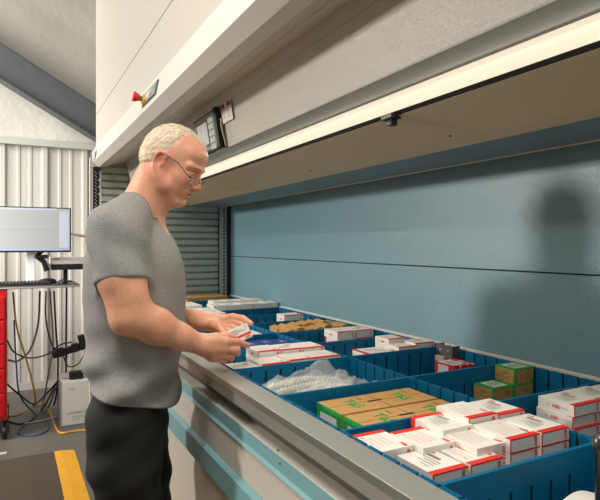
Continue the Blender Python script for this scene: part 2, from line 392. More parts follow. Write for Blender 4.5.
# ------------------------------------------------------------------ cartons
def rounded(mb, w, l, h, mi=0): return mb.box(-w/2, w/2, -l/2, l/2, 0, h, mi)
GTOP = lambda x, y, h, k: frame((x, y, h), (0, -1, 0), (1, 0, 0)) @ SCL(k)          # read from the rail, facing the machine
GNEAR = lambda x, y, z, k: frame((x, y, z), (1, 0, 0), (0, 0, 1)) @ SCL(k)          # face with normal -y
GLEFT = lambda x, y, z, k: frame((x, y, z), (0, -1, 0), (0, 0, 1)) @ SCL(k)         # face with normal -x
def rect(mb, x0, x1, y0, y1, z, mi=0): mb.poly([(x0, y0, z), (x1, y0, z), (x1, y1, z), (x0, y1, z)], [(0, 1, 2, 3)], mi)
def abb_mesh(w, l, h, style, far=False, wrap=False):
    """white carton with a red end; style 'bar' has a bar code, 'line' pale red text, 'plain' little text"""
    s = 1 if far else -1
    mb = MB(); rounded(mb, w, l, h)
    yb = s*l/2; e = .0004
    r = min(.014, l*.16)
    y0, y1 = sorted((yb + s*e, yb - s*r))
    mb.box(-w/2 - .0002, w/2 + .0002, y0, y1, h - .0005, h + e, 1)
    mb.box(-w/2 - .0002, w/2 + .0002, *sorted((yb + s*e, yb - s*.0006)), h - .0022, h + e, 1)
    mb.box(-w/2 - e, -w/2 + .0018, *sorted((yb + s*e, yb - s*.0015)), 0, h, 1)
    mb.box(-w/2, w/2, *sorted((yb + s*e, yb - s*.0015)), 0, .0014, 1)
    if wrap:
        for sx in (-1, 1): mb.box(*sorted((sx*w/2 + sx*e, sx*w/2 - sx*.0005)), y0, y1, 0, h, 1)
        mb.box(-w/2, w/2, *sorted((yb + s*e, yb - s*.0006)), 0, h, 1)
    t = MB()                                                        # 0 red, 1 pale red, 2 grey
    A = text_geo('ABB', .03); z = h + .0006
    if style == 'bar':
        for i in range(16):
            q = random.Random(i).random()
            rect(t, w*.12, w*.24, l*.30 - i*.0022, l*.30 - i*.0022 + .0006 + .001*q, z, 2)
        for i, (a, b) in enumerate(((.02, .40), (-.08, .30), (-.18, .36), (-.3, .2))):
            rect(t, w*a, w*a + .0016, -l*.2, -l*.2 + l*b*1.2, z, 2)
        t.geo(A, GTOP(w*.30, l*.40, z, .0065), 0)
    else:
        for i in range(4 if style == 'line' else 2):
            x = -w*.32 + i*w*.15; rect(t, x, x + .0014, -l*.28, l*(.30 - .06*(i % 3)), z, 1)
        t.geo(A, GTOP(w*.30, -l*.12 if not far else -l*.26, z, .0080), 0)
        t.geo(text_geo('O'), GTOP(-w*.36, -l*.18 if not far else l*.28, z, .005), 0)
    # the red-ended face and the long side facing the rail
    if not far: t.geo(A, frame((w*.40, -l/2 - .0007, h*.16), (0, 0, 1), (-1, 0, 0)) @ SCL(.0072), 0)
    else: t.geo(A, frame((w*.40, -l/2 - .0005, h*.16), (0, 0, 1), (-1, 0, 0)) @ SCL(.0072), 0)
    t.geo(A, GLEFT(-w/2 - .0005, l*.10, h*.36, .0078), 0); t.geo(text_geo('O'), GLEFT(-w/2 - .0005, l*.25, h*.38, .006), 0)
    t.poly([(-w/2 - .0005, -l*.05, h*.48), (-w/2 - .0005, -l*.34, h*.48), (-w/2 - .0005, -l*.34, h*.56), (-w/2 - .0005, -l*.05, h*.56)], [(0, 1, 2, 3)], 1)
    return mb, t
PROTO = {}
def proto(key, mb, mats, parts):
    """first use builds meshes, later uses share them"""
    if key not in PROTO:
        def me(name, m, ms):
            o = m.build(name, ms, None, (0, 0, 0), recalc=True); d = o.data; bpy.data.objects.remove(o); return d
        PROTO[key] = (me('carton', mb, mats), [(n, me(n, p, ms)) for n, p, ms in parts])
    return PROTO[key]
def put(name, key, loc, rz, label, cat, group, bevel=.0008):
    d, parts = PROTO[key]
    o = bpy.data.objects.new(name, d); COL.objects.link(o); o.location = loc; o.rotation_euler = (0, 0, rz)
    if bevel: bv = o.modifiers.new('bevel', 'BEVEL'); bv.width = bevel; bv.segments = 2; bv.limit_method = 'ANGLE'
    for n, pm in parts:
        c = bpy.data.objects.new(n, pm); COL.objects.link(c); c.parent = o
    return tag(o, label, cat, group)
def abb(w, l, h, style, loc, label, group, far=False, wrap=False, rz=0.):
    key = ('abb', w, l, h, style, far, wrap)
    if key not in PROTO:
        mb, t = abb_mesh(w, l, h, style, far, wrap); proto(key, mb, [m_card, m_red], [('printed_text', t, [m_red, m_pink, m_ink])])
    return put('component_carton', key, loc, rz, label, 'box', group)
# near front compartment: the big open pile.  (x centre, y centre, z top rel, style, far, wrap, label)
G1 = 'red and white cartons in the big near pile'
hA = .027; wA, lA = .078, .100
pile = [
 (.618, .838, -.370, 'line', True, False, 'top carton with red far edge, at the corner beside the rail'),
 (.697, .812, -.368, 'line', True, False, 'top carton with red far edge, second along the divider'),
 (.655, .738, -.380, 'bar', False, False, 'low carton with barcode and red near edge, closest to the rail'),
 (.738, .736, -.379, 'line', False, False, 'low carton with red near edge, second from the rail in the nearest row'),
 (.7765, .760, -.3655, 'line', True, False, 'carton with a plain grey near end, in the middle of the pile'),
 (.772, .8415, -.357, 'bar', True, True, 'barcoded carton with red wrapped end against the far divider'),
 (.848, .748, -.358, 'line', False, False, 'carton with red near edge, second from the right in the nearest row'),
 (.926, .742, -.356, 'bar', False, False, 'barcoded carton at the right near end of the pile'),
 (.8475, .8495, -.347, 'line', False, False, 'carton with red near edge in the far row, right of the red wrapped one'),
 (.9245, .8445, -.350, 'bar', False, False, 'barcoded carton in the far right corner by the middle wall'),
]
# lower layers carry the visible ones
def stack_under(x, y, ztop, w, l, h, key_style, group, buried, n=None, rz=0.):
    """the cartons a visible one lies on, down to the tray floor"""
    room = (H + ztop - h) - TF
    n = n if n is not None else max(0, int(room / h + .35))
    if n == 0: return
    hh = room / n
    for k in range(n):
        abb(w, l, round(hh - .0004, 4), key_style, (x + random.uniform(-.001, .001), y + random.uniform(-.001, .001), TF + .0002 + k*hh), buried, group, rz=rz)
def ord_h(ztop):                # carton height so that whole layers fill the tray up to this height
    room = H + ztop - TF; n = max(1, round(room / hA)); return room / n - .0003
for x, y, zt, st, far, wrap, lab in pile:
    h = ord_h(zt)
    abb(wA, lA - .004, round(h, 4), st, (x, y, H + zt - h), lab, G1, far, wrap)
    stack_under(x, y, zt, wA, lA - .004, h, 'plain', G1, 'red and white carton buried under the top layer of the near pile')
# rear compartment beside the pile: neat stacks four high
G2 = 'barcoded cartons stacked in the rear right compartment'
NR = 6; hR = (H - .356 - TF)/NR
lev = ['bottom', 'fifth from top', 'fourth from top', 'third from top', 'second from top', 'topmost']
for c, (x, w, nm) in enumerate(((1.143, .092, 'left'), (1.238, .092, 'middle'), (1.333, .090, 'rear'))):
    for k in range(NR):
        abb(w, .094, round(hR - .0005, 4), 'bar', (x + .002*((k*7+c*3) % 3 - 1), .824 + .003*((k*5+c) % 3 - 1), TF + k*hR + .0002), f'{lev[k]} barcoded white carton of the {nm} stack in the dark rear right compartment', G2)
# far front compartment behind the plastic bags
G4 = 'red and white cartons behind the plastic bags'
nm = ['beside the rail', 'second from the rail', 'third from the rail', 'beside the middle wall']
for i, (x, zt) in enumerate(((.630, -.374), (.7235, -.366), (.817, -.362), (.9105, -.362))):
    h = ord_h(zt); abb(.092, .104, round(h, 4), ('bar', 'line', 'plain', 'line')[i], (x, 1.567, H + zt - h), f'flat red edged carton in the near row behind the plastic bags, {nm[i]}', G4)
    stack_under(x, 1.567, zt, .092, .104, h, 'plain', G4, 'carton buried under the top layer behind the plastic bags')
for i, (x, zt) in enumerate(((.755, -.350), (.839, -.352), (.923, -.353))):
    h = ord_h(zt); abb(.083, .104, round(h, 4), ('line', 'bar', 'line')[i], (x, 1.684, H + zt - h), f'raised red edged carton in the far row behind the plastic bags, {["leftmost", "middle one", "rightmost"][i]}', G4)
    stack_under(x, 1.684, zt, .083, .104, h, 'plain', G4, 'carton buried under the top layer behind the plastic bags')
# rear compartments along the back wall
G5 = 'red and white cartons by the back wall, nearer compartment'
for i, (x, y, zt, w, l, st, rz, lab) in enumerate((
    (1.265, 1.655, -.348, .075, .088, 'line', 0, 'uppermost white carton left in the third rear compartment from the right'),
    (1.33, 1.575, -.356, .088, .085, 'bar', 0, 'white carton with red near edge right in the third rear compartment'),
    (1.245, 1.566, -.362, .078, .080, 'plain', 0, 'plain white carton in front of the uppermost one in that rear compartment'),
    (1.13, 1.58, -.373, .09, .11, 'bar', -math.pi/2, 'low white carton showing its red left end in the third rear compartment'))):
    h = ord_h(zt); abb(w, l, round(h, 4), st, (x, y, H + zt - h), lab, G5, rz=rz)
    stack_under(x, y, zt, w, l, h, 'plain', G5, 'white carton buried in the third rear compartment', rz=rz)
G6 = 'red and white cartons by the back wall, farther compartment'
for x, nm in ((1.21, 'left'), (1.30, 'right')):
    for k, lv in ((0, 'lowest'), (1, 'fourth'), (2, 'third'), (3, 'second'), (4, 'top')):
        hh = (H - .354 - TF)/5
        abb(.084, .108, round(hh - .0005, 4), 'line' if nm == 'left' else 'bar', (x + .002*(k % 2), 1.925 - .002*(k % 2), TF + k*hh + .0002), f'{lv} carton of the {nm} red and white stack in the fourth rear compartment', G6, far=(nm == 'left' and k in (2, 3)), wrap=(nm == 'left' and k in (2, 3)))
hh = (H - .352 - TF)/4
for k in range(4):
    abb(.105, .09, round(hh - .0005, 4), 'line', (1.255, 2.47, TF + k*hh + .0002), ['bottom', 'third', 'second', 'topmost'][k] + ' carton of the lone pinkish stack in the far rear compartment', 'cartons of the lone stack')
# plain white cartons at the far end
G8 = 'plain white cartons at the far end of the tray'
def plain_key(w, l, h):
    key = ('plain', w, l, h)
    if key not in PROTO:
        mb = MB(); rounded(mb, w, l, h); t = MB()
        for i in range(3): rect(t, -w*.3 + i*w*.2, -w*.3 + i*w*.2 + .003, -l*.3, l*.2, h + .0005, 0)
        t.geo(text_geo('ABB'), GNEAR(-w*.2, -l/2 - .0005, h*.3, .010), 0)
        proto(key, mb, [m_card], [('printed_text', t, [m_ink])])
    return key
def plain(w, l, zt, x, y, lab, n=1):
    hh = (H + zt - TF)
    put('component_carton', plain_key(w, l, round(hh*.999, 4)), (x, y, TF + .0001), 0, lab, 'box', G8)
for i in range(5):
    plain(.074, .12, -.338 - .002*(i % 2), 1.03 + .079*i + (.0 if i == 0 else .004), 2.945, f'tall plain white carton in the front of the far rear row, {["first", "second", "third", "fourth", "last"][i]} from the left')
for i in range(4):
    plain(.074, .11, -.332, 1.08 + .08*i, 3.078, f'plain white carton in the second far rear row, {["first", "second", "third", "last"][i]} from the left')
for i in range(2):
    plain(.078, .12, -.346, .845 + .083*i, 2.68, f'plain white carton in the compartment just past the hands, {["left", "right"][i]} one')
for i in range(2):
    plain(.078, .11, -.342, .845 + .083*i, 2.80, f'plain white carton behind the pair just past the hands, {["left", "right"][i]} one')
for i in range(4):
    plain(.084, .2, -.334, .63 + .088*i, 3.01, f'long white carton in the front half of the far end, {["first", "second", "third", "last"][i]} from the rail')
for i in range(4):
    plain(.084, .2, -.330, .63 + .088*i, 3.29, f'long white carton of the last white row at the far end, {["first", "second", "third", "last"][i]} from the rail')
# flat kraft packs at the very end
mb = MB(); mb.box(-.17, .17, -.09, .09, 0, .162); t = MB(); t.box(-.17, .17, -.005, .005, .162, .1626)
proto('kraft_far', mb, [m_kraft], [('tape', t, [mat('brown_tape', (170, 128, 78), .4)])])
put('kraft_carton', 'kraft_far', (.78, 3.555, TF + .0002), 0, 'flat kraft carton at the very far end, near the rail', 'box', 'kraft cartons at the far end')
put('kraft_carton', 'kraft_far', (1.13, 3.575, TF + .0002), 0, 'flat kraft carton at the very far end, near the back wall', 'box', 'kraft cartons at the far end')
# long kraft cartons with green printed ends
def tes():
    w, l, h = .285, .113, H - .386 - TF
    mb = MB(); rounded(mb, w, l, h)
    mb.box(-w/2 - .0006, -w/2 + .0012, -l/2, l/2, 0, h + .0003, 1)
    g = MB(); T = text_geo('TeS', .03)
    for x in (-w*.30, w*.20):
        g.geo(T, GTOP(x, l*.30, h + .0006, .030), 0)
        for k in range(2): g.geo(text_geo('TeSys'), GTOP(x + .045 + .0*k, l*.40 - k*.0, h + .0006, .0085), 0)
    tp = MB(); tp.box(-w/2, w/2, -.0008, .0008, h, h + .0005).box(-.001, .001, -l/2, l/2, h, h + .0004)
    tp.box(-.03, .01, -.004, .004, h, h + .0007, 1)
    lb = MB(); lb.box(-w/2 - .0012, -w/2 - .0006, -l*.32, l*.34, h*.12, h*.86, 0)
    for k in range(7): lb.box(-w/2 - .0016, -w/2 - .0012, -l*.25, l*(.05 + .06*(k % 3)), h*(.2 + .085*k), h*(.225 + .085*k), 1)
    for k in range(12): lb.box(-w/2 - .0016, -w/2 - .0012, l*.2 + k*.0014, l*.2 + k*.0014 + .0006 + .0003*(k % 2), h*.25, h*.6, 2)
    proto('tes', mb, [m_kraft, m_green], [('printed_text', g, [m_green]), ('flap_seam', tp, [mat('dark_kraft', (140, 100, 56), .8), m_dark]), ('address_label', lb, [m_label, m_ink, m_dark])])
tes()
put('kraft_carton', 'tes', (.8065, 1.1045, TF + .0002), 0, 'long kraft carton with green end, the one touching the plastic bag side', 'box', 'long green ended kraft cartons')
put('kraft_carton', 'tes', (.8065, .9815, TF + .0002), 0, 'long kraft carton with green end, the one nearer the red and white pile', 'box', 'long green ended kraft cartons')
# small kraft boxes with green lids
def tan():
    w, l, h = .080, .074, .043
    mb = MB(); rounded(mb, w, l, h); mb.box(-w/2 - .0006, w/2 + .0006, -l/2 - .0006, l/2 + .0006, h - .003, h + .0004, 1)
    mb.poly([(-w/2 + e, -l/2 - .0006, z) for e, z in ((0, 0), (.012, 0), (.006, .012), (.003, h - .003), (0, h - .003))], [(0, 1, 2, 3, 4)], 1)
    mb.poly([(w/2 - e, -l/2 - .0006, z) for e, z in ((0, 0), (0, h - .003), (.002, h - .003), (.004, .014), (.012, 0))], [(0, 1, 2, 3, 4)], 1)
    mb.poly([(-w/2 - .0006, -l/2 + e, z) for e, z in ((0, 0), (.006, 0), (.004, h - .003), (0, h - .003))], [(0, 1, 2, 3)], 1)
    lb = MB(); lb.box(-.026, .026, -.026, .026, h + .0004, h + .0010, 0)
    for k in range(5): lb.box(-.022 + .009*k, -.018 + .009*k, -.02, .012 + .003*(k % 3), h + .001, h + .0014, 1)
    g = MB(); g.geo(text_geo('TeSys', .02), GLEFT(-w/2 - .0008, .014, h*.55, .0085), 0)
    for k in range(3): g.geo(text_geo('TeSys'), GNEAR(w*.08, -l/2 - .0008, h*(.62 - .16*k), .0055), 0)
    cv = MB(); cv.tube([(-w/2 - .0004, -l/2 + .004 + l*.9*i/12, h*(.38 + .07*math.sin(i*.9))) for i in range(13)], .0006, 5)
    proto('tan', mb, [m_kraft, m_green], [('address_label', lb, [m_label, m_ink]), ('printed_text', g, [m_green]), ('perforation_line', cv, [MATS['dark_kraft']])])
tan()
GT = 'small green lidded kraft boxes'
zt = H - .408
put('kraft_box', 'tan', (1.248, 1.143, zt - .043), 0, 'small green lidded kraft box, lower front one showing its white label', 'box', GT)
put('kraft_box', 'tan', (1.330, 1.140, zt - .043), 0, 'small green lidded kraft box directly under the top one', 'box', GT)
put('kraft_box', 'tan', (1.338, 1.145, zt + .0008), 0, 'small green lidded kraft box sitting on top of the other two', 'box', GT)
for x in (1.248, 1.331):
    for k, z in enumerate((TF + .0002, )):
        put('kraft_box', 'tan', (x, 1.141, z), 0, 'green lidded kraft box hidden at the bottom of the small pile', 'box', GT).scale = (1, 1, (zt - .043 - TF - .0006)/.0435)
# red patterned boxes and the brown bracket in the corner
m_redpat = mat('red_white_pattern', (210, 40, 40), .5)
nt = m_redpat.node_tree; nz = nt.nodes.new('ShaderNodeTexNoise'); nz.inputs['Scale'].default_value = 60
rp = nt.nodes.new('ShaderNodeValToRGB'); rp.color_ramp.elements[0].position = .52; rp.color_ramp.elements[1].position = .58
rp.color_ramp.elements[0].color = lin((206, 36, 38)); rp.color_ramp.elements[1].color = lin((236, 190, 180))
tcn = nt.nodes.new('ShaderNodeTexCoord'); nt.links.new(tcn.outputs['Object'], nz.inputs['Vector']); nt.links.new(nz.outputs['Fac'], rp.inputs['Fac']); nt.links.new(rp.outputs['Color'], nt.nodes['Principled BSDF'].inputs['Base Color'])
hb = (H - .387 - TF)/3
mb = MB(); rounded(mb, .088, .092, hb - .0006)
lb = MB(); lb.box(-.040, .012, -.030, .036, hb - .0006, hb, 0).box(-.0446, -.044, -.018, .03, hb*.15, hb*.85, 0)
for k in range(4): lb.box(-.034 + .01*k, -.030 + .01*k, -.02, .02, hb, hb + .0004, 1)
proto('redpat', mb, [m_redpat], [('address_label', lb, [m_label, m_ink])])
for k in range(3):
    put('patterned_box', 'redpat', (1.292 + .004*(k % 2), 1.345, TF + .0002 + k*hb), 0, ['lowest', 'middle', 'top'][k] + ' red patterned box with a white label against the back wall', 'box', 'red patterned boxes')
bk = empty('cable_bracket', (1.35, 1.44, TF), 'small brown bracket with two blue holes in the rear corner by the red patterned boxes', 'bracket')
mb = MB(); mb.box(1.343, 1.349, 1.41, 1.49, TF, H - .352).box(1.349, 1.378, 1.41, 1.416, TF, H - .352).box(1.349, 1.378, 1.484, 1.49, TF, H - .352); mb.build('plate', m_brownmetal, bk)
mb = MB()
for y in (1.43, 1.468): mb.lathe([(.006, 0), (.006, .001), (.0001, .001)], frame((1.343, y, H - .372), (0, -1, 0), (0, 0, 1)), 14)
mb.build('hole', mat('blue_plastic_plug', (60, 140, 190), .4), bk)
mb = MB(); mb.box(1.332, 1.343, 1.445, 1.485, H - .41, H - .392); mb.build('terminal_block', m_label, bk)
# navy boxes
hn = .134
mb = MB(); rounded(mb, .058, .12, hn); mb.box(-.0296, .0296, -.0606, -.0596, 0, .03, 1)
g = MB(); g.geo(text_geo('ABB', .03), GNEAR(-.020, -.0606, hn*.70, .014), 0); g.box(-.02, .02, -.03, .03, hn, hn + .0004, 1)
g.geo(text_geo('ABB'), GTOP(-.01, .02, hn + .0008, .012), 0)
proto('navy', mb, [m_navy, m_kraft], [('printed_text', g, [m_label, mat('pale_navy_print', (52, 76, 146), .5)])])
for i in range(3):
    put('navy_carton', 'navy', (.812 + .062*i, 1.905 + .012*(i % 2), TF + .0002), 0, f'navy blue carton with white lettering below the held box, {["left", "middle", "right"][i]} one', 'box', 'navy blue cartons')
put('component_carton', plain_key(.15, .12, .126), (.885, 2.20, TF + .0002), 0, 'low white carton lying in the compartment behind the navy cartons', 'box', None)
# brown wrapped parts
rr = random.Random(3)
for j in range(2):
    for i in range(7):
        h = .145 + rr.uniform(-.006, .012); key = ('pack', j, i)
        mb = MB(); w, l = .041, .088
        mb.prism([(-w/2, 0), (w/2, 0), (w/2, h*.93), (rr.uniform(-.006, .01), h), (-w/2, h*.95)], -l/2, l/2, 0)
        t = MB(); t.box(-w*.3, w*.2, -l/2 - .0006, -l/2, h*.72, h*.88); t.box(-w/2 - .0006, -w/2, -l*.3, l*.3, h*.6, h*.86)
        proto(key, mb, [m_kraft], [('paper_tag', t, [m_label if i % 3 == 0 else MATS['dark_kraft']])])
        put('kraft_packet', key, (1.075 + .046*i, 2.14 + .1*j, TF + .0002), rr.uniform(-.05, .05), f'brown paper packet in the {["near", "far"][j]} row of the fifth rear compartment, {["first", "second", "third", "fourth", "fifth", "sixth", "seventh"][i]} from the left', 'packet', 'brown paper packets')
# plastic bags of white strips
m_film = mat('clear_plastic_film', (236, 238, 236), .22)
b = m_film.node_tree.nodes['Principled BSDF']; b.inputs['Alpha'].default_value = .24; b.inputs['Specular IOR Level'].default_value = .9
m_strips = mat('white_plastic_parts', (214, 212, 200), .5)
def bag(name, cx, cy, sx, sy, rz, seed, label, peak):
    rg = random.Random(seed); R = Matrix.Translation((cx, cy, TF)) @ Matrix.Rotation(rz, 4, 'Z')
    root = empty(name, (cx, cy, TF), label, 'plastic bag', 'plastic bags of white parts')
    n = 34; vs = []; fs = []
    ph = [rg.uniform(0, 6) for _ in range(8)]
    for i in range(n + 1):
        for j in range(n + 1):
            u, v = i/n*2 - 1, j/n*2 - 1
            e = max(0, (1 - u**4)*(1 - v**4))
            z = .004 + .108*e**.4 + .010*e*math.sin(7*u + 4*v + ph[0]) + .008*e*math.sin(-5*u + 9*v + ph[1]) + .012*(1 - abs(math.sin(6*u + 4*v + ph[2])))**3 + .010*(1 - abs(math.sin(7*v - 9*u + ph[3])))**3
            z += peak*math.exp(-((u - .35)**2*18 + (v - .55)**2*14)) + peak*.7*math.exp(-((u - .95)**2*20 + (v + .2)**2*8))
            vs.append(R @ Vector((u*sx, v*sy + .012*math.sin(6*u + ph[4]), max(.002, z))))
    for i in range(n):
        for j in range(n): a = i*(n+1) + j; fs.append((a, a+n+1, a+n+2, a+1))
    MB().poly(vs, fs, 0, True).build('film', m_film, root, recalc=False)
    for k in range(3):
        mb = MB(); y = -sy*.62 + k*sy*.62; m = 24
        for i in range(m):
            x = -sx*.82 + 1.64*sx*i/m
            mb.lathe([(.0001, .0), (.0068, .001), (.0072, .012), (.005, .020), (.0001, .022)], R @ Matrix.Translation((x, y + .004*math.sin(i*.5 + k), .066 + .008*(k % 2) + .022*(1 - (2*i/m - 1)**2))), 7)
        mb.box(-sx*.85, sx*.85, y - .0055, y + .0055, .001, .07, M=R)
        mb.build('parts_strip', m_strips, root)
bag('plastic_bag', .80, 1.30, .155, .085, .06, 3, 'clear plastic bag of white ridged strips, front of its blue compartment', .035)
bag('plastic_bag', .775, 1.425, .165, .055, -.04, 8, 'crumpled clear plastic bag against the divider with the red edged cartons', .045)
# pale packs at the near end and the rounded rod
def pack(x, y, label):
    w, l, h = .092, .17, .088; n = 10; vs = []; fs = []
    mb = MB(); prof = [(-w/2, 0)] + [(-w/2 + w*i/n, h + .012*math.sin(math.pi*i/n)) for i in range(n + 1)] + [(w/2, 0)]
    mb.prism(prof, -l/2, l/2)
    t = MB()
    for k in range(4): t.box(-.02 + .012*k, -.017 + .012*k, -.05, .05 - .01*k, h + .0125, h + .0132)
    t.box(.03, .036, -.08, .07, h + .0035, h + .0052, 1)
    key = ('pack2',)
    if key not in PROTO: proto(key, mb, [m_card], [('printed_text', t, [m_ink, m_label])])
    put('white_pack', key, (x, y, TF + .0002), 0, label, 'pack', 'white rounded packs', bevel=.002)
pack(.8295, .50, 'white rounded pack at the bottom right corner, nearer the rail')
pack(.935, .525, 'white rounded pack at the bottom right corner, beside the dark rod') if False else pack(.9235, .50, 'white rounded pack at the bottom right corner, farther from the rail')
rod = MB(); rod.lathe([(.0001, 0), (.0085, 0), (.0085, .205), (.0115, .208), (.0125, .218), (.0105, .227), (.005, .232), (.0001, .233)], Matrix.Translation((.768, .500, TF)), 20)
ro = rod.build('steel_rod', mat('dark_steel_rod', (92, 88, 82), .3, .8), None, (.768, .5, TF)); tag(ro, 'dark upright steel rod with a rounded shiny top at the right edge', 'rod')
# ------------------------------------------------------------------ the workstation by the far wall
m_redcab = mat('red_cabinet_paint', (196, 22, 26), .35)
m_blackpl = mat('black_plastic', (26, 26, 27), .45)
m_silver = mat('silver_plastic', (176, 178, 178), .35, .5)
m_whitepl = mat('white_plastic', (228, 226, 218), .45)
tc_ = empty('tool_cart', (-.26, 4.5, 0), 'red steel tool cart on casters under the keyboard shelf', 'tool cart')
MB().box(-.50, -.02, 4.34, 4.80, .14, 1.055).build('body', m_redcab, tc_, bevel=.006)
for k in range(5):
    z = .17 + k*.17; d = MB().box(-.485, -.035, 4.328, 4.34, z, z + .155).build('drawer', m_redcab, tc_, bevel=.003)
    MB().box(-.44, -.08, 4.314, 4.328, z + .12, z + .135).build('drawer_handle', m_silver, d, bevel=.002)
for sx in (-.46, -.05):
    for sy in (4.38, 4.76):
        mb = MB(); mb.lathe([(.0001, -.016), (.045, -.016), (.05, -.01), (.05, .01), (.045, .016), (.0001, .016)], Matrix.Translation((sx + .015, sy, .05)) @ Matrix.Rotation(math.radians(90), 4, 'Y'), 18)
        mb.box(sx - .012, sx - .006, sy - .025, sy + .025, .04, .14).box(sx + .036, sx + .042, sy - .025, sy + .025, .04, .14).box(sx - .012, sx + .042, sy - .03, sy + .03, .125, .14)
        mb.build('caster', m_blackpl, tc_)
sh = empty('work_shelf', (-.05, 4.5, 1.06), 'thin black work shelf carrying the monitor and keyboard', 'shelf')
MB().box(-.55, .455, 4.33, 4.78, 1.056, 1.078).build('shelf_board', mat('grey_laminate', (74, 74, 72), .4), sh, bevel=.006)
MB().box(-.55, .455, 4.325, 4.785, 1.060, 1.070).build('edge_band', mat('pale_edge', (170, 168, 160), .4), sh)
for x in (.40,):
    MB().tube([(x, 4.74, 1.056), (x, 4.80, .55), (x, 4.80, .012)], .007, 8).build('support_leg', m_darkmetal, sh)
kb = empty('keyboard', (.02, 4.42, 1.078), 'black computer keyboard lying on the shelf below the monitor', 'keyboard')
MB().box(-.22, .26, 4.345, 4.49, 1.0782, 1.094).build('case', m_blackpl, kb, bevel=.004)
mb = MB()
for r in range(5):
    for c in range(20): mb.box(-.21 + c*.0228, -.192 + c*.0228, 4.355 + r*.026, 4.376 + r*.026, 1.094, 1.1 + r*.0012)
k_ = mb.build('key', mat('dark_keys', (48, 48, 50), .5), kb); k_['kind'] = 'stuff'
ms = empty('computer_mouse', (.345, 4.41, 1.078), 'black computer mouse at the right end of the shelf', 'mouse')
mb = MB(); n = 10; vs = []; fs = []
mb.lathe([(.033, .0), (.036, .006), (.033, .018), (.022, .029), (.008, .034), (.0001, .0345)], Matrix.Translation((.345, 4.41, 1.0782)) @ Matrix.Diagonal((1, 1.55, 1, 1)), 22); mb.build('shell', m_blackpl, ms)
MB().box(.342, .348, 4.365, 4.385, 1.098, 1.108).build('scroll_wheel', m_silver, ms)
mn = empty('monitor', (.13, 4.46, 1.078), 'wide computer monitor showing a pale grey screen, on a jointed arm', 'monitor')
MT = Matrix.Translation((.10, 4.455, H + .108)) @ Matrix.Rotation(math.radians(-3), 4, 'Z')
MB().box(-.305, .305, -.012, .02, -.165, .168, M=MT).build('casing', m_blackpl, mn, bevel=.005)
m_scr = mat('lit_screen', (150, 152, 152), .3, emit=((206, 204, 200), .27))
sc_ = MB().box(-.297, .297, -.0135, -.012, -.152, .160, M=MT).build('screen', m_scr, mn)
MB().box(-.297, .21, -.0145, -.0135, .145, .160, M=MT).build('toolbar', mat('screen_toolbar', (170, 178, 190), .3, emit=((190, 200, 214), .30)), sc_)
MB().box(.225, .29, -.0145, -.0135, -.13, .14, M=MT).build('side_pane', mat('screen_pane', (180, 186, 200), .3, emit=((178, 186, 204), .30)), sc_)
MB().box(-.28, .22, -.0145, -.0135, .0, .003, M=MT).build('table_line', mat('screen_line', (150, 150, 150), .3, emit=((150, 150, 150), .2)), sc_)
MB().box(-.297, .297, -.015, -.012, -.152, -.136, M=MT).build('taskbar', mat('screen_taskbar', (150, 165, 190), .3, emit=((160, 172, 196), .28)), sc_)
mb = MB(); mb.tube([(.205, 4.50, H + .02), (.205, 4.53, H - .06), (.17, 4.53, H - .08)], .016).tube([(.17, 4.53, H - .08), (.225, 4.54, H - .13), (.245, 4.54, H - .2)], .02); mb.build('arm', m_blackpl, mn)
mb = MB(); mb.box(.165, .225, 4.475, 4.51, H - .06, H + .06).box(.16, .25, 4.50, 4.53, H - .105, H - .075); mb.build('arm_head', m_blackpl, mn, bevel=.006)
mb = MB(); mb.lathe([(.0001, 0), (.062, 0), (.064, .012), (.05, .03), (.02, .036), (.0001, .036)], Matrix.Translation((.25, 4.54, 1.0785)), 22); mb.build('arm_base', m_blackpl, mn)
MB().box(.105, .165, 4.56, 4.60, 1.0785, H - .04).build('post', mat('bright_white_post', (236, 238, 238), .3), mn, bevel=.004)
pr = empty('label_printer', (.40, 4.64, H - .19), 'flat white and black printer behind the monitor on a short bracket', 'printer')
MB().box(.27, .52, 4.56, 4.76, H - .152, H - .098).build('lid', m_whitepl, pr, bevel=.008)
MB().box(.275, .515, 4.565, 4.755, H - .195, H - .152).build('base', m_blackpl, pr, bevel=.006)
mb = MB(); mb.box(.37, .40, 4.66, 4.69, 1.0785, H - .195).box(.34, .43, 4.63, 4.72, 1.0785, 1.085); mb.build('bracket', m_darkmetal, pr)
# the white box on the floor and the things on and near it
wb = empty('white_case', (.415, 4.62, 0), 'white upright equipment box on the floor beside the cables', 'box')
MB().box(.335, .56, 4.46, 4.78, .0, .335).build('body', m_whitepl, wb, bevel=.006)
MB().box(.331, .337, 4.456, 4.784, .0, .337).build('edge_trim', m_silver, wb)
g = MB(); g.geo(text_geo('POWERCOM'), GNEAR(.40, 4.4594, .085, .016), 0)
g.poly([(.383, 4.4594, .083), (.396, 4.4594, .083), (.3895, 4.4594, .097)], [(0, 1, 2)], 0)
g.build('printed_text', mat('teal_print', (40, 90, 110), .5), wb, recalc=False)
g = MB(); g.geo(text_geo('battery backup'), GNEAR(.415, 4.4594, .058, .011), 0); g.geo(text_geo('UPS 600'), GNEAR(.415, 4.4594, .036, .011), 0)
g.build('green_lettering', m_green, wb, recalc=False)
g = MB(); g.geo(text_geo('fragile'), GNEAR(.395, 4.4594, .27, .012), 0); g.build('small_lettering', m_ink, wb, recalc=False)
pa = MB().box(.40, .50, 4.50, 4.56, .3352, .395).build('power_adapter', m_blackpl, None, (.45, 4.53, .335), bevel=.006); tag(pa, 'black power adapter lying on top of the white box', 'adapter')
ps = empty('power_strip', (.42, 4.70, .52), 'black power strip with plugged adapters fixed behind the shelf leg', 'power strip')
MP = Matrix.Translation((.42, 4.70, .53)) @ Matrix.Rotation(math.radians(-14), 4, 'Y')
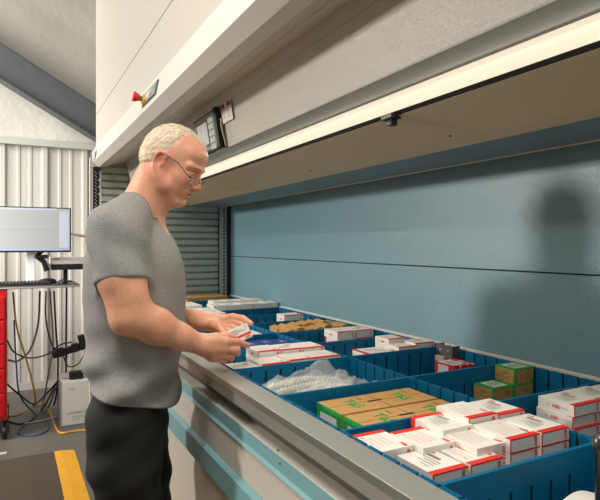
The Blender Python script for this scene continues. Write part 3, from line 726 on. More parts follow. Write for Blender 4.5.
MB().box(-.13, .16, -.025, .025, -.025, .03, M=MP).build('strip_body', m_blackpl, ps, bevel=.005)
for x in (-.07, .04, .10):
    MB().box(x - .025, x + .025, -.07, -.025, -.02, .10 if x == .10 else .05, M=MP).build('plug', m_blackpl, ps, bevel=.005)
MB().tube([(.40, 4.70, .52), (.40, 4.748, .50), (.40, 4.75, .46)], .006).build('hook', m_darkmetal, ps)
# cables
def cr(pts, n=8):
    """smooth curve through points"""
    P = [Vector(p) for p in pts]; P = [P[0]*2 - P[1]] + P + [P[-1]*2 - P[-2]]; out = []
    for i in range(1, len(P) - 2):
        for k in range(n):
            t = k/n; a, b, c, d = P[i-1], P[i], P[i+1], P[i+2]
            out.append(.5*((2*b) + (c - a)*t + (2*a - 5*b + 4*c - d)*t*t + (3*b - a - 3*c + d)*t**3))
    out.append(P[-2]); return out
def cable(name, pts, r, m, label):
    o = MB().tube(cr(pts), r, 7).build(name, m, None, pts[0]); return tag(o, label, 'cable')
m_org = mat('orange_cable_jacket', (212, 150, 40), .5); m_blu = mat('blue_cable_jacket', (54, 98, 140), .5); m_gry = mat('grey_cable_jacket', (128, 122, 110), .5)
Q = lambda px, py, l=4.7: tuple(onl(px, py, l))
FL = .006
def fl(px, py):
    dep = -(FL - H)*545/(py - 244.6); xc = (px - 300)/545*dep
    return (dep*math.sin(A28) + xc*math.cos(A28), dep*math.cos(A28) - xc*math.sin(A28), FL)
cable('orange_cable', [Q(13, 292), Q(17, 328), Q(28, 365), Q(35, 395), fl(33, 404), fl(20, 414), fl(8, 416)], .007, m_org, 'orange cable hanging from the shelf and curling on the floor to the cart')
cable('orange_cable', [Q(42, 400, 4.9), fl(50, 413), fl(56, 428), fl(62, 433), fl(76, 431), fl(90, 430)], .008, m_org, 'orange cable lying on the floor in front of the white box')
cable('blue_cable', [Q(14, 320), Q(16, 360), Q(20, 395), fl(36, 415), fl(48, 428), fl(36, 435), fl(20, 434), fl(22, 427), fl(45, 412), Q(56, 388)], .006, m_blu, 'blue cable looping in a ring on the concrete floor')
cable('black_cable', [Q(46, 291), Q(46, 320), Q(52, 345), Q(60, 352)], .006, m_blackpl, 'black cable dropping from the shelf to the power strip')
cable('black_cable', [Q(7, 340), Q(14, 352), Q(30, 358), Q(48, 354), Q(60, 345), Q(72, 342)], .006, m_blackpl, 'black cable slung sideways from the cart to the power strip')
cable('black_cable', [Q(54, 291), Q(56, 330), Q(58, 360), Q(57, 390), Q(54, 405, 4.8)], .007, m_blackpl, 'black cable hanging straight down left of the white box')
cable('black_cable', [Q(7, 384), Q(20, 395, 4.6), fl(34, 404), Q(48, 392), Q(60, 380, 4.6), Q(72, 379, 4.54)], .007, m_blackpl, 'black cable trailing from the cart across to the power adapter')
cable('black_cable', [fl(8, 421), fl(20, 424), fl(32, 420), fl(42, 410), Q(50, 396), Q(56, 384)], .007, m_blackpl, 'black cable rising from the floor beside the cart wheel')
cable('grey_cable', [Q(40, 291), Q(38, 325), Q(30, 350), Q(18, 361), Q(8, 360)], .008, m_gry, 'grey cable sagging from the shelf back to the cart')
cable('grey_cable', [Q(50, 291), Q(53, 345), Q(48, 375), Q(44, 400, 4.9), fl(40, 412)], .006, m_gry, 'grey cable running down the wall behind the others')
cable('grey_cable', [fl(20, 424), fl(40, 421), fl(56, 417), fl(70, 414)], .006, mat('white_cable_jacket', (190, 186, 174), .5), 'pale cable lying on the floor toward the white box')
cable('black_cable', [Q(62, 352), Q(68, 366), Q(78, 364), Q(86, 352), Q(92, 350)], .005, m_blackpl, 'black cable looping under the power strip')
o = MB().tube([Q(66, 233, 5.66), Q(82, 236, 5.66), Q(96, 237, 5.66)], .012).build('wall_conduit', mat('tan_conduit', (156, 136, 96), .5), None, Q(80, 236, 5.66)); tag(o, 'tan conduit pipe crossing the corrugated wall right of the monitor', 'pipe')
# floor mat with its yellow edge
mt_ = empty('floor_mat', (-.1, 2.4, 0), 'grey anti-fatigue floor mat with a yellow safety edge where the man stands', 'mat')
m_mat = mat('grey_ribbed_rubber', (74, 65, 54), .85, bump=(90, .8, .006), vary=(40, .15))
mb = MB(); mb.box(-1.1, .255, .4, 3.92, .0, .010)
mb.build('pad', m_mat, mt_)
MB().prism([(.255, .0), (.255, .011), (.30, .011), (.378, .001), (.378, 0)], .4, 3.92).build('yellow_edge', mat('yellow_rubber', (226, 164, 36), .6, vary=(25, .12), bump=(120, .4, .002)), mt_)
sm = MB().box(-.2, -.02, 4.05, 4.09, .0, .003).build('floor_tape', mat('white_floor_tape', (186, 184, 176), .6), None, (-.1, 4.07, 0)); tag(sm, 'short strip of white tape on the concrete beside the cart wheel', 'tape')
# ------------------------------------------------------------------ the man (implicit surfaces, meshed once)
import openvdb
MANLOC = Vector((.369, 1.65, 0)); DEP = 1.63
def W(px, py, y=0.0):
    """figure-local point (x towards the tray, y away from the near side, z relative to the lens)"""
    d = DEP + y
    return np.array([(px - 300)/545*d + .4486, y, (244.6 - py)/545*d])
class Field:
    def __init__(s, lo, hi, h):
        s.lo = np.array(lo, float); s.h = h; s.n = np.ceil((np.array(hi) - s.lo)/h).astype(int) + 1
        s.a = np.full(s.n, .08, np.float32)
    def blk(s, lo, hi):
        i0 = np.maximum(0, np.floor((np.array(lo) - s.lo)/s.h).astype(int)); i1 = np.minimum(s.n, np.ceil((np.array(hi) - s.lo)/s.h).astype(int) + 1)
        sl = tuple(slice(a, b) for a, b in zip(i0, i1))
        ax = [s.lo[k] + s.h*np.arange(i0[k], i1[k], dtype=np.float32) for k in range(3)]
        return sl, np.meshgrid(*ax, indexing='ij', sparse=True)
    def put(s, sl, d, k, sub=False):
        a = s.a[sl]
        if not a.size: return
        if sub: d = -d; hh = np.clip(.5 - .5*(d - a)/k, 0, 1) if k else None
        if sub: s.a[sl] = np.maximum(a, d) if not k else -( (np.minimum(-a, -d)) - np.maximum(k - np.abs(a - d), 0)**2/(4*k))
        else: s.a[sl] = np.minimum(a, d) if not k else np.minimum(a, d) - np.maximum(k - np.abs(a - d), 0)**2/(4*k)
    def cone(s, p, q, r0, r1, k=.012, sub=False):
        p = np.asarray(p, float); q = np.asarray(q, float); m = max(r0, r1) + k + .015
        sl, (X, Y, Z) = s.blk(np.minimum(p, q) - m, np.maximum(p, q) + m); v = q - p; L2 = max(v @ v, 1e-9)
        t = np.clip(((X - p[0])*v[0] + (Y - p[1])*v[1] + (Z - p[2])*v[2])/L2, 0, 1)
        d = np.sqrt((X - p[0] - t*v[0])**2 + (Y - p[1] - t*v[1])**2 + (Z - p[2] - t*v[2])**2) - (r0 + (r1 - r0)*t)
        s.put(sl, d.astype(np.float32), k, sub)
    def chain(s, pts, rs, k=.008, sub=False):
        for i in range(len(pts) - 1): s.cone(pts[i], pts[i+1], rs[i], rs[i+1], k, sub)
    def ell(s, c, r, R=None, k=.012, sub=False):
        """R: 3x3 whose columns are the ellipsoid's axes"""
        c = np.asarray(c, float); r = np.asarray(r, float); R = np.eye(3) if R is None else R; m = max(r) + k + .015
        sl, (X, Y, Z) = s.blk(c - m, c + m); x, y, z = X - c[0], Y - c[1], Z - c[2]
        u = [(R[0, i]*x + R[1, i]*y + R[2, i]*z) for i in range(3)]
        k0 = np.sqrt(sum((u[i]/r[i])**2 for i in range(3))); k1 = np.sqrt(sum((u[i]/r[i]**2)**2 for i in range(3))) + 1e-9
        s.put(sl, (k0*(k0 - 1)/k1).astype(np.float32), k, sub)
    def mesh(s, name, m, parent, smooth_it=0):
        g = openvdb.FloatGrid(.08); g.copyFromArray(np.ascontiguousarray(s.a), tolerance=0.0)
        pts, quads = g.convertToQuads(isovalue=0.0)
        pts = pts*s.h + s.lo
        return add_mesh(name, pts, quads[:, ::-1], m, parent, smooth_it)
def add_mesh(name, pts, faces, m, parent, smooth_it=0):
    me = bpy.data.meshes.new(name)
    me.vertices.add(len(pts)); me.vertices.foreach_set('co', np.asarray(pts, np.float32).ravel())
    k = faces.shape[1]
    me.loops.add(faces.size); me.loops.foreach_set('vertex_index', faces.astype(np.int32).ravel())
    me.polygons.add(len(faces)); me.polygons.foreach_set('loop_start', np.arange(0, faces.size, k, dtype=np.int32))
    me.update(calc_edges=True); me.polygons.foreach_set('use_smooth', np.ones(len(faces), bool))
    if m: me.materials.append(m)
    me.validate()
    o = bpy.data.objects.new(name, me); COL.objects.link(o); o.parent = parent
    if smooth_it:
        bm = bmesh.new(); bm.from_mesh(me)
        for _ in range(smooth_it): bmesh.ops.smooth_vert(bm, verts=bm.verts, factor=.5, use_axis_x=True, use_axis_y=True, use_axis_z=True)
        bm.to_mesh(me); bm.free()
    return o
man = empty('person', MANLOC, 'man in grey V-neck t-shirt and black trousers holding a small white box over the tray', 'person')
man.location = (MANLOC.x, MANLOC.y, H); man.rotation_euler = (0, 0, -A28)

# head frame
YAW, PIT = math.radians(8), math.radians(27)
HC = np.array([.0605, 0, .2333])
Fv = np.array([math.cos(PIT)*math.cos(YAW), -math.cos(PIT)*math.sin(YAW), -math.sin(PIT)])
Sv = np.array([math.sin(YAW), math.cos(YAW), 0.])
Uv = np.cross(Fv, Sv)
HR = np.stack([Fv, Sv, Uv], 1)
HS = .928
def hp(f, s, u): return HC + HS*(f*Fv + s*Sv + u*Uv)

# ---- shirt profile: (z, x centre, half depth, half width)
def row(py, xl, xr, b):
    zl = W(xl, py); zr = W(xr, py); return (zl[2], (zl[0] + zr[0])/2, (zr[0] - zl[0])/2, b)
ROWS = [row(200, 124, 148, .07), row(208, 116, 155, .105), row(218, 107, 160, .135), row(229, 99, 166, .150), row(240, 95, 172, .158), row(250, 93, 176.5, .163), row(262, 91, 180, .167), row(275, 90, 182, .168), row(290, 89.5, 183, .166), row(310, 90, 183.5, .162), row(330, 90.5, 183.5, .160), row(350, 91.5, 181.5, .162), row(370, 92, 178, .166), row(390, 92, 174.5, .170), row(415, 95, 171, .172)][::-1]
RZ = np.array([r[0] for r in ROWS]); RX = np.array([r[1] for r in ROWS]); RA = np.array([r[2] for r in ROWS]); RB = np.array([r[3] for r in ROWS])
def torso(F, z0, z1, shrink, k, folds=0.0):
    lo = (-.40, -.26, z0 - .05); hi = (.30, .26, z1 + .05); sl, (X, Y, Z) = F.blk(lo, hi)
    z = np.clip(Z.ravel(), RZ[0], RZ[-1])
    c = np.interp(z, RZ, RX)[None, None, :]; a = np.interp(z, RZ, RA)[None, None, :] - shrink; b = np.interp(z, RZ, RB)[None, None, :] - shrink
    e = ((np.abs(X - c)/a)**2.15 + (np.abs(Y)/b)**2.15)**(1/2.15)
    d = (e - 1)*np.minimum(a, b)
    cap = np.maximum(z0 - Z, Z - z1)
    d = np.maximum(d, cap)
    if folds:
        # soft cloth folds: drag lines from the armpit and rolls above the waist
        q = np.clip((-.10 - Z)/.28, 0, 1)
        d = d - folds*q*(np.sin(34*Z + 10*X + 4*np.sin(9*X + 5*Y)) * .55 + np.sin(58*Z - 21*X + 6*Y) * .35) - folds*.45*np.sin(30*X + 26*Z + 2)*np.clip((Z + .12)/.15, 0, 1)
        d = d - folds*1.2*np.clip((-.30 - Z)/.1, 0, 1)*np.sin(26*X - 40*Z + 7*Y)
    F.put(sl, d.astype(np.float32), k)

# ================= body
B = Field((-.30, -.28, -1.37), (.42, .28, .38), .0028)
# skull and face
def he(f, s, u, a, b, c, k=.012, sub=False): B.ell(hp(f, s, u), np.array([a, b, c])*HS, HR, k, sub)
def hc(p, q, r0, r1, k=.008, sub=False): B.cone(hp(*p), hp(*q), r0, r1, k, sub)
he(-.002, 0, .047, .096, .0755, .081)
he(.045, 0, -.015, .052, .060, .082, .02)
he(.062, 0, .068, .036, .055, .035, .02)
for s in (-1, 1):
    hc((.0, s*.054, -.04), (.070, s*.016, -.086), .020, .017, .02)
    hc((.002, s*.055, -.035), (.0, s*.06, .02), .02, .016, .02)
    he(.060, s*.042, -.012, .030, .022, .026, .016)                  # cheek
    he(.070, s*.030, -.038, .020, .020, .024, .02)                  # nasolabial fold flesh
    hc((.095, s*.012, .032), (.076, s*.050, .032), .0105, .009, .012) # brow
    he(.020, s*.058, -.055, .03, .012, .02, .02)
he(.080, 0, -.088, .018, .021, .015, .014)                           # chin
he(.084, 0, -.05, .016, .030, .026, .014)
for s in (-1, 1):
    he(.096, s*.031, .011, .015, .018, .012, .012, True)             # eye socket
    he(.0775, s*.031, .008, .0135, .0135, .0125, .004)               # eyeball under its lid
    hc((.089, s*.018, .0125), (.0895, s*.031, .0145), .003, .0035, .004); hc((.0895, s*.031, .0145), (.083, s*.045, .009), .0035, .003, .004)
    hc((.087, s*.018, -.0015), (.0885, s*.031, -.0045), .0028, .003, .004); hc((.0885, s*.031, -.0045), (.082, s*.045, -.001), .003, .0025, .004)
hc((.090, 0, .026), (.104, 0, .0), .0085, .0085, .008)               # nose
hc((.104, 0, .0), (.1135, 0, -.021), .0085, .0112, .006)
for s in (-1, 1):
    he(.103, s*.012, -.026, .011, .008, .0085, .005)
    he(.107, s*.0065, -.034, .005, .0035, .004, .002, True)
hc((.0885, -.023, -.0525), (.0960, 0, -.0475), .0045, .0058, .005); hc((.0885, .023, -.0525), (.0960, 0, -.0475), .0045, .0058, .005)
hc((.0875, -.020, -.0575), (.0940, 0, -.0605), .0045, .0062, .005); hc((.0875, .020, -.0575), (.0940, 0, -.0605), .0045, .0062, .005)
hc((.087, -.027, -.0515), (.1030, 0, -.0545), .0030, .0030, .0015, True); hc((.087, .027, -.0515), (.1030, 0, -.0545), .0030, .0030, .0015, True)
hc((.1, -.016, -.072), (.1, .016, -.072), .004, .004, .008, True)    # groove under the lip
for s in (-1, 1): hc((.100, s*.021, -.026), (.0905, s*.034, -.046), .0020, .0018, .006, True)
# ears
for s in (-1, 1):
    he(-.008, s*.0735, .004, .019, .008, .031, .006)
    rim = [(.008, .075, .006), (.008, .080, .022), (-.002, .084, .033), (-.014, .085, .031), (-.022, .085, .018), (-.022, .083, .0), (-.014, .080, -.016), (-.004, .077, -.026)]
    B.chain([hp(f, s*y, u) for f, y, u in rim], [.004, .0038, .0038, .004, .0042, .0042, .0045, .006], .003)
    he(-.004, s*.084, .004, .008, .007, .014, .004, True)
    he(.006, s*.077, -.002, .004, .006, .007, .003)
# neck
B.cone(W(140, 212), hp(-.028, 0, -.038), .060, .047, .03)
B.cone(hp(.030, 0, -.080), W(150, 222, 0), .026, .030, .03)
B.cone(hp(.046, 0, -.085), hp(.0, 0, -.085), .022, .03, .02)
B.cone(W(137, 207), hp(-.056, 0, -.015), .044, .032, .025)
for s in (-1, 1): B.cone(hp(-.028, s*.036, -.040), W(142, 214, s*.034), .036, .040, .025)
for s in (-1, 1): B.cone(hp(-.02, s*.044, -.050), W(157, 222, s*.024), .011, .010, .014)
B.cone(W(146, 218), W(160, 238), .045, .030, .02)                    # upper chest in the V of the neck
# torso under the shirt, hips, legs
torso(B, -.50, .05, .026, .02)
B.ell(W(131, 420), (.085, .115, .11), None, .03)
ANK = []
for y, hx, kx, ax in ((-.09, 121, 127, 118), (.09, 136, 146, 142)):
    hip, knee = W(hx, 420, y), W(kx, 512, y)
    ank = np.array([knee[0] - .02, y*1.1, -1.27]); ANK.append(ank)
    B.chain([hip, knee, ank], [.075, .052, .035], .02); B.cone(ank, ank + np.array([.12, 0, -.05]), .035, .026, .02)
# near (right) arm
S_, E_, W_ = W(117, 232, -.165), W(128, 317, -.195), W(199, 344, -.085)
B.chain([S_, W(121.8, 277, -.185), E_], [.058, .0605, .048], .02)
B.chain([E_, E_*.62 + W_*.38 + np.array([0, 0, .004]), E_*.28 + W_*.72, W_], [.046, .049, .036, .029], .015)
B.cone(W(133, 296, -.20), W(146, 318, -.185), .034, .03, .03)
B.cone(W_ + np.array([-.012, .006, .003]), W_ + np.array([.02, .008, 0]), .026, .026, .01)
# far (left) arm
S2, E2, W2 = W(140, 236, .165), W(147, 312, .200), W(203, 321, .085)
B.chain([S2, E2], [.058, .046], .02); B.chain([E2, E2*.55 + W2*.45, W2], [.045, .042, .028], .015)
# hands ----------------------------------------------------------------
def finger(pts, rs, k=.0028): B.chain([W(*p) for p in pts], rs, k)
# near hand: back of the hand towards the lens, fingers curled under the held box
B.ell((W(199, 344, -.085) + W(214, 347, -.075))/2, (.034, .02, .027), None, .012)
B.chain([W(203, 342, -.085), W(214, 341, -.082), W(226, 341.5, -.075)], [.021, .020, .0145], .010)
B.chain([W(203, 346, -.082), W(214, 347.5, -.080), W(225, 348.5, -.074)], [.021, .020, .0140], .010)
B.chain([W(203, 349, -.074), W(213, 352.5, -.070), W(221, 354.5, -.064)], [.019, .018, .0130], .010)
B.chain([W(204, 351, -.062), W(212, 356, -.058), W(217, 358.5, -.052)], [.017, .015, .0120], .010)
finger([(226, 341.5, -.075), (237, 341.8, -.052), (243.5, 344.2, -.034), (248.0, 345.2, -.022)], [.0125, .0108, .0098, .0080])
finger([(225, 348.5, -.074), (237, 349.5, -.055), (237.5, 353.2, -.030), (230, 352.5, -.018)], [.0125, .0110, .0098, .0085])
finger([(221, 354.5, -.064), (231, 356.0, -.048), (231.5, 358.5, -.026), (225, 356.5, -.014)], [.0118, .0105, .0095, .0082])
finger([(217, 358.5, -.052), (224, 360.3, -.040), (225, 361.0, -.022), (220, 358.5, -.012)], [.0105, .0092, .0084, .0075])
finger([(207, 341.5, -.060), (216, 337.5, -.042), (226, 336.5, -.026), (233, 336.8, -.019)], [.0165, .0135, .0112, .0092], .008)
# far hand: palm up behind the box, fingers reaching along its back, thumb over the near corner
B.ell(W(211, 323, .065), (.036, .026, .022), None, .012)
B.chain([W(204, 321, .082), W(214, 320, .072), W(223, 318.5, .060)], [.022, .020, .0140], .010)
B.chain([W(205, 324, .074), W(214, 325, .066), W(222, 325.5, .056)], [.022, .020, .0150], .010)
finger([(223, 318.5, .060), (233, 316.8, .052), (243, 318.5, .042), (251, 323.6, .030)], [.0130, .0112, .0104, .0086])
finger([(224, 322.5, .058), (234, 321.5, .050), (242, 324.5, .038), (247, 329.5, .028)], [.0125, .0112, .0102, .0085])
finger([(223, 326.0, .054), (232, 326.5, .046), (239, 330.0, .034), (243, 334.5, .024)], [.0120, .0105, .0098, .0082])
finger([(221, 329.0, .048), (228, 330.5, .040), (234, 333.5, .030), (237, 336.5, .022)], [.0110, .0095, .0088, .0078])
finger([(208, 324.5, .048), (214, 324.5, .020), (219.5, 327.0, .002), (224.2, 333.6, -.016)], [.0170, .0145, .0120, .0095], .008)
# skin material
m_skin = mat('skin', (232, 172, 140), .46, sss=.14, bump=(220, .16, .0012))
nt = m_skin.node_tree; pb = nt.nodes['Principled BSDF']; tcn = nt.nodes.new('ShaderNodeTexCoord')
def noise_mix(fac_scale, detail, lo, hi, colA, prev, amount):
    n = nt.nodes.new('ShaderNodeTexNoise'); n.inputs['Scale'].default_value = fac_scale; n.inputs['Detail'].default_value = detail
    r = nt.nodes.new('ShaderNodeMapRange'); r.inputs['From Min'].default_value = lo; r.inputs['From Max'].default_value = hi; r.inputs['To Max'].default_value = amount
    mx = nt.nodes.new('ShaderNodeMix'); mx.data_type = 'RGBA'
    nt.links.new(tcn.outputs['Object'], n.inputs['Vector']); nt.links.new(n.outputs['Fac'], r.inputs['Value']); nt.links.new(r.outputs['Result'], mx.inputs['Factor'])
    if prev is None: mx.inputs['A'].default_value = lin((232, 172, 140))
    else: nt.links.new(prev, mx.inputs['A'])
    mx.inputs['B'].default_value = lin(colA); return mx.outputs['Result']
c1 = noise_mix(16, 3, .45, .75, (220, 134, 106), None, .6)
c2 = noise_mix(130, 2, .60, .72, (196, 120, 90), c1, .35)
at = nt.nodes.new('ShaderNodeAttribute'); at.attribute_name = 'tint'
mx = nt.nodes.new('ShaderNodeMix'); mx.data_type = 'RGBA'; nt.links.new(at.outputs['Fac'], mx.inputs['Factor']); nt.links.new(c2, mx.inputs['A']); mx.inputs['B'].default_value = lin((214, 112, 98))
at2 = nt.nodes.new('ShaderNodeAttribute'); at2.attribute_name = 'mouth_shade'
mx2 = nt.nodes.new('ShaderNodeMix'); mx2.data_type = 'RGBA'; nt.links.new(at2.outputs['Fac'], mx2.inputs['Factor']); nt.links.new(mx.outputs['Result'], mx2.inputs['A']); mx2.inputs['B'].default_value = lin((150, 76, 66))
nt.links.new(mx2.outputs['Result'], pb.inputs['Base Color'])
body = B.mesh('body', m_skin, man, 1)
# redder lips, ears, cheeks and knuckles as a vertex attribute
me = body.data; nv = len(me.vertices); co_ = np.empty(nv*3, np.float32); me.vertices.foreach_get('co', co_); co_ = co_.reshape(-1, 3)
loc = ((co_ - HC) @ HR)/HS; f, s_, u = loc.T; s_ = np.abs(s_)
t = np.zeros(nv, np.float32)
def blob(cf, cs, cu, r, amt): 
    global t
    t = np.maximum(t, amt*np.exp(-((f-cf)**2 + (s_-cs)**2 + (u-cu)**2)/(r*r)))
for p, r, a in (((.097, 0, -.048), .010, .4), ((.092, .014, -.052), .008, .4), ((.094, 0, -.060), .010, .35), ((.088, .014, -.058), .008, .35), ((.113, 0, -.022), .016, .55), ((.07, .05, -.015), .028, .45), ((-.012, .083, .01), .026, .55), ((.03, .06, -.05), .03, .3), ((.08, 0, .08), .04, .25)):
    blob(*p, r, a)
tl = np.zeros(nv, np.float32)  # shade painted as dark colour into the mouth slit and nostrils
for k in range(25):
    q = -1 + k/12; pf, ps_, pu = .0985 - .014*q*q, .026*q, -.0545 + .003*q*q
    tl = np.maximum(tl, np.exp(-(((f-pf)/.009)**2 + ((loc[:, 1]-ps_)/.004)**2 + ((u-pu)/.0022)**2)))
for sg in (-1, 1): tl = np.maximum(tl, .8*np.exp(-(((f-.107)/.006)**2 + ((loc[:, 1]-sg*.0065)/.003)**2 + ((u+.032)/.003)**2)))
a2 = me.attributes.new('mouth_shade', 'FLOAT', 'POINT'); a2.data.foreach_set('value', tl)
a_ = me.attributes.new('tint', 'FLOAT', 'POINT'); a_.data.foreach_set('value', t)

# ================= hair
HF = Field(HC - .17, HC + .17, .0028)
HF.ell(hp(-.005, 0, .050), np.array([.102, .0815, .087])*HS, HR, 0)
HF.ell(hp(-.045, 0, .010), np.array([.060, .073, .065])*HS, HR, .03)
HF.ell(hp(.062, 0, .088), np.array([.030, .050, .028])*HS, HR, .02)
sl, (X, Y, Z) = HF.blk(HC - .2, HC + .2)
f = ((X-HC[0])*Fv[0] + (Y-HC[1])*Fv[1] + (Z-HC[2])*Fv[2])/HS; s = ((X-HC[0])*Sv[0] + (Y-HC[1])*Sv[1] + (Z-HC[2])*Sv[2])/HS; u = ((X-HC[0])*Uv[0] + (Y-HC[1])*Uv[1] + (Z-HC[2])*Uv[2])/HS
# hairline: forehead, temple, sideburn, round the ear, nape
temple = .036 + .016*np.sin(np.clip((u - .02)/.07, 0, 1)*math.pi)*0 - .018*np.exp(-((u - .072)/.022)**2)
front = np.where(u > .06, .036 + (u - .06)*1.05, temple)
front = np.where(u < .030, np.interp(u, [-.06, -.02, .0, .030], [-.030, -.026, .016, .030]), front)
near = np.where(u > .03, .006 + (u - .03)*.22, front)
sm = np.clip((s + .040)/.06, 0, 1); sm = sm*sm*(3 - 2*sm)
front = near + (front - near)*sm
cut = np.maximum(f - front, -.052 - u - .25*np.clip(-f - .05, 0, .1))
wv = .0006*np.sin(190*f + 120*u + 40*s) + .0005*np.sin(330*u - 160*f + 90*s)
thin = .0085*(1 - np.clip(-cut/.035, 0, 1))**1.5
HF.a[sl] = np.maximum(HF.a[sl] + (wv + thin).astype(np.float32), cut.astype(np.float32))
# open it round the ears
for sg in (-1, 1): HF.ell(hp(-.006, sg*.085, .0), np.array([.021, .03, .032])*HS, HR, .006, True)
m_hair = mat('silver_blond_hair', (226, 200, 158), .5)
nt = m_hair.node_tree; tcn = nt.nodes.new('ShaderNodeTexCoord'); cx_ = nt.nodes.new('ShaderNodeCombineXYZ')
for k, (v, q) in enumerate((((-.80, 0, -.60), 8), ((0, 1, 0), 120), ((.60, 0, -.80), 150))):
    d_ = nt.nodes.new('ShaderNodeVectorMath'); d_.operation = 'DOT_PRODUCT'; d_.inputs[1].default_value = [c*q for c in v]
    nt.links.new(tcn.outputs['Object'], d_.inputs[0]); nt.links.new(d_.outputs['Value'], cx_.inputs[k])
n = nt.nodes.new('ShaderNodeTexNoise'); n.inputs['Scale'].default_value = 1.6; n.inputs['Detail'].default_value = 4; n.inputs['Distortion'].default_value = .4
rp = nt.nodes.new('ShaderNodeValToRGB'); rp.color_ramp.elements[0].position = .36; rp.color_ramp.elements[0].color = lin((192, 160, 114)); rp.color_ramp.elements[1].position = .60; rp.color_ramp.elements[1].color = lin((232, 219, 196))
bp = nt.nodes.new('ShaderNodeBump'); bp.inputs['Strength'].default_value = .35; bp.inputs['Distance'].default_value = .002
nt.links.new(cx_.outputs['Vector'], n.inputs['Vector']); nt.links.new(n.outputs['Fac'], rp.inputs['Fac']); nt.links.new(rp.outputs['Color'], nt.nodes['Principled BSDF'].inputs['Base Color']); nt.links.new(n.outputs['Fac'], bp.inputs['Height']); nt.links.new(bp.outputs['Normal'], nt.nodes['Principled BSDF'].inputs['Normal'])
hair = HF.mesh('hair', m_hair, man, 1)
def mtube(name, pts, r, m, parent=man, seg=8):
    mb = MB(); mb.tube([Vector(p) for p in pts], r, seg); o = mb.build(name, m, None, (0, 0, 0)); o.parent = parent; return o
m_brow = mat('pale_brow_hair', (196, 150, 104), .7)
for s in (-1, 1):
    mtube('eyebrow', [hp(.1035, s*.014, .032), hp(.1015, s*.026, .036), hp(.094, s*.040, .0365), hp(.084, s*.050, .032)], [.0015, .0026, .0022, .0010], m_brow)
m_lash = mat('eye_dark', (70, 44, 36), .6)
for s in (-1, 1):
    mtube('eyelash', [hp(.0895, s*.0195, .0035), hp(.0925, s*.031, .0015), hp(.0860, s*.0440, .0015)], [.0008, .0014, .0008], m_lash)
# ================= glasses
m_frame = mat('grey_wire_frame', (84, 84, 88), .3, .8)
gl = empty('glasses', (0, 0, 0)); gl.parent = man
for s in (-1, 1):
    mtube('temple_arm', [hp(-.020, s*.086, .022), hp(-.006, s*.084, .033), hp(.05, s*.0775, .024), hp(.101, s*.060, -.002)], .0014, m_frame, gl)
    ring = []
    for k in range(25):
        q = 2*math.pi*k/24; cs = np.sign(math.cos(q))*abs(math.cos(q))**.75; sn = np.sign(math.sin(q))*abs(math.sin(q))**.75
        ring.append((.114 - .012*abs(.034 + .025*cs)/.06 + .006*sn, s*(.034 + .0245*cs), -.008 + .0140*sn))
    mtube('rim', [hp(*p) for p in ring], .0011, m_frame, gl)
    mb = MB(); mb.poly([Vector(hp(*p)) for p in ring[:-1]], [tuple(range(24))]); mb.poly([Vector(hp(p[0] + .0012, p[1], p[2])) for p in ring[:-1]], [tuple(range(24))])
    if 'clear_lens' not in MATS:
        ml = mat('clear_lens', (240, 244, 250), .04); q = ml.node_tree.nodes['Principled BSDF']; q.inputs['Alpha'].default_value = .10; q.inputs['Specular IOR Level'].default_value = .8
    o = mb.build('lens', MATS['clear_lens'], None, (0, 0, 0), recalc=False); o.parent = gl
mtube('bridge', [hp(.113, -.010, -.004), hp(.119, 0, .0), hp(.113, .010, -.004)], .0012, m_frame, gl)

# ================= t-shirt
m_shirt = mat('heather_grey_cotton', (146, 142, 134), .85)
nt = m_shirt.node_tree; tcn = nt.nodes.new('ShaderNodeTexCoord'); mp = nt.nodes.new('ShaderNodeMapping'); mp.inputs['Scale'].default_value = (60, 60, 420)
n = nt.nodes.new('ShaderNodeTexNoise'); n.inputs['Scale'].default_value = 1.6; n.inputs['Detail'].default_value = 3
rp = nt.nodes.new('ShaderNodeValToRGB'); rp.color_ramp.elements[0].position = .3; rp.color_ramp.elements[0].color = lin((134, 133, 130)); rp.color_ramp.elements[1].position = .7; rp.color_ramp.elements[1].color = lin((162, 160, 156))
nt.links.new(tcn.outputs['Object'], mp.inputs['Vector']); nt.links.new(mp.outputs['Vector'], n.inputs['Vector']); nt.links.new(n.outputs['Fac'], rp.inputs['Fac']); nt.links.new(rp.outputs['Color'], nt.nodes['Principled BSDF'].inputs['Base Color'])
CUTS = []
def sleeve(p, q, cutp, r0, r1, k):
    m = .12; sl, (X, Y, Z) = T.blk(np.minimum(p, q) - m, np.maximum(p, q) + m); v = q - p; L2 = v @ v; ax = v/math.sqrt(L2)
    t = np.clip(((X - p[0])*v[0] + (Y - p[1])*v[1] + (Z - p[2])*v[2])/L2, 0, 1)
    d = np.sqrt((X - p[0] - t*v[0])**2 + (Y - p[1] - t*v[1])**2 + (Z - p[2] - t*v[2])**2) - (r0 + (r1 - r0)*t)
    al = (X - cutp[0])*ax[0] + (Y - cutp[1])*ax[1] + (Z - cutp[2])*ax[2]
    T.put(sl, np.maximum(d, al).astype(np.float32), k)
T = Field((-.34, -.31, -.56), (.16, .31, .16), .004)
torso(T, -.54, .10, 0, .0, .0095)
for sg, S, Hm in ((-1, W(117, 231, -.158), W(122.5, 287, -.188)), (1, W(138, 232, .158), W(144, 290, .190))):
    HC_ = S + (Hm - S)*(W(121.8, 277, 0)[2] - S[2])/(Hm[2] - S[2]) if sg < 0 else S + (Hm - S)*.82
    sleeve(S, Hm, HC_, .0705, .0680, .035); CUTS.append((sg, HC_, Hm - S))
    T.cone(W(134, 208, sg*.05), S, .050, .064, .04)
sl, (X, Y, Z) = T.blk((-1, -1, -1), (1, 1, 1))
fold = .0022*np.sin(60*(Z + .6*X) + 18*Y)*np.clip((np.abs(Y) - .12)/.05, 0, 1)
T.a[sl] = T.a[sl] + fold.astype(np.float32)
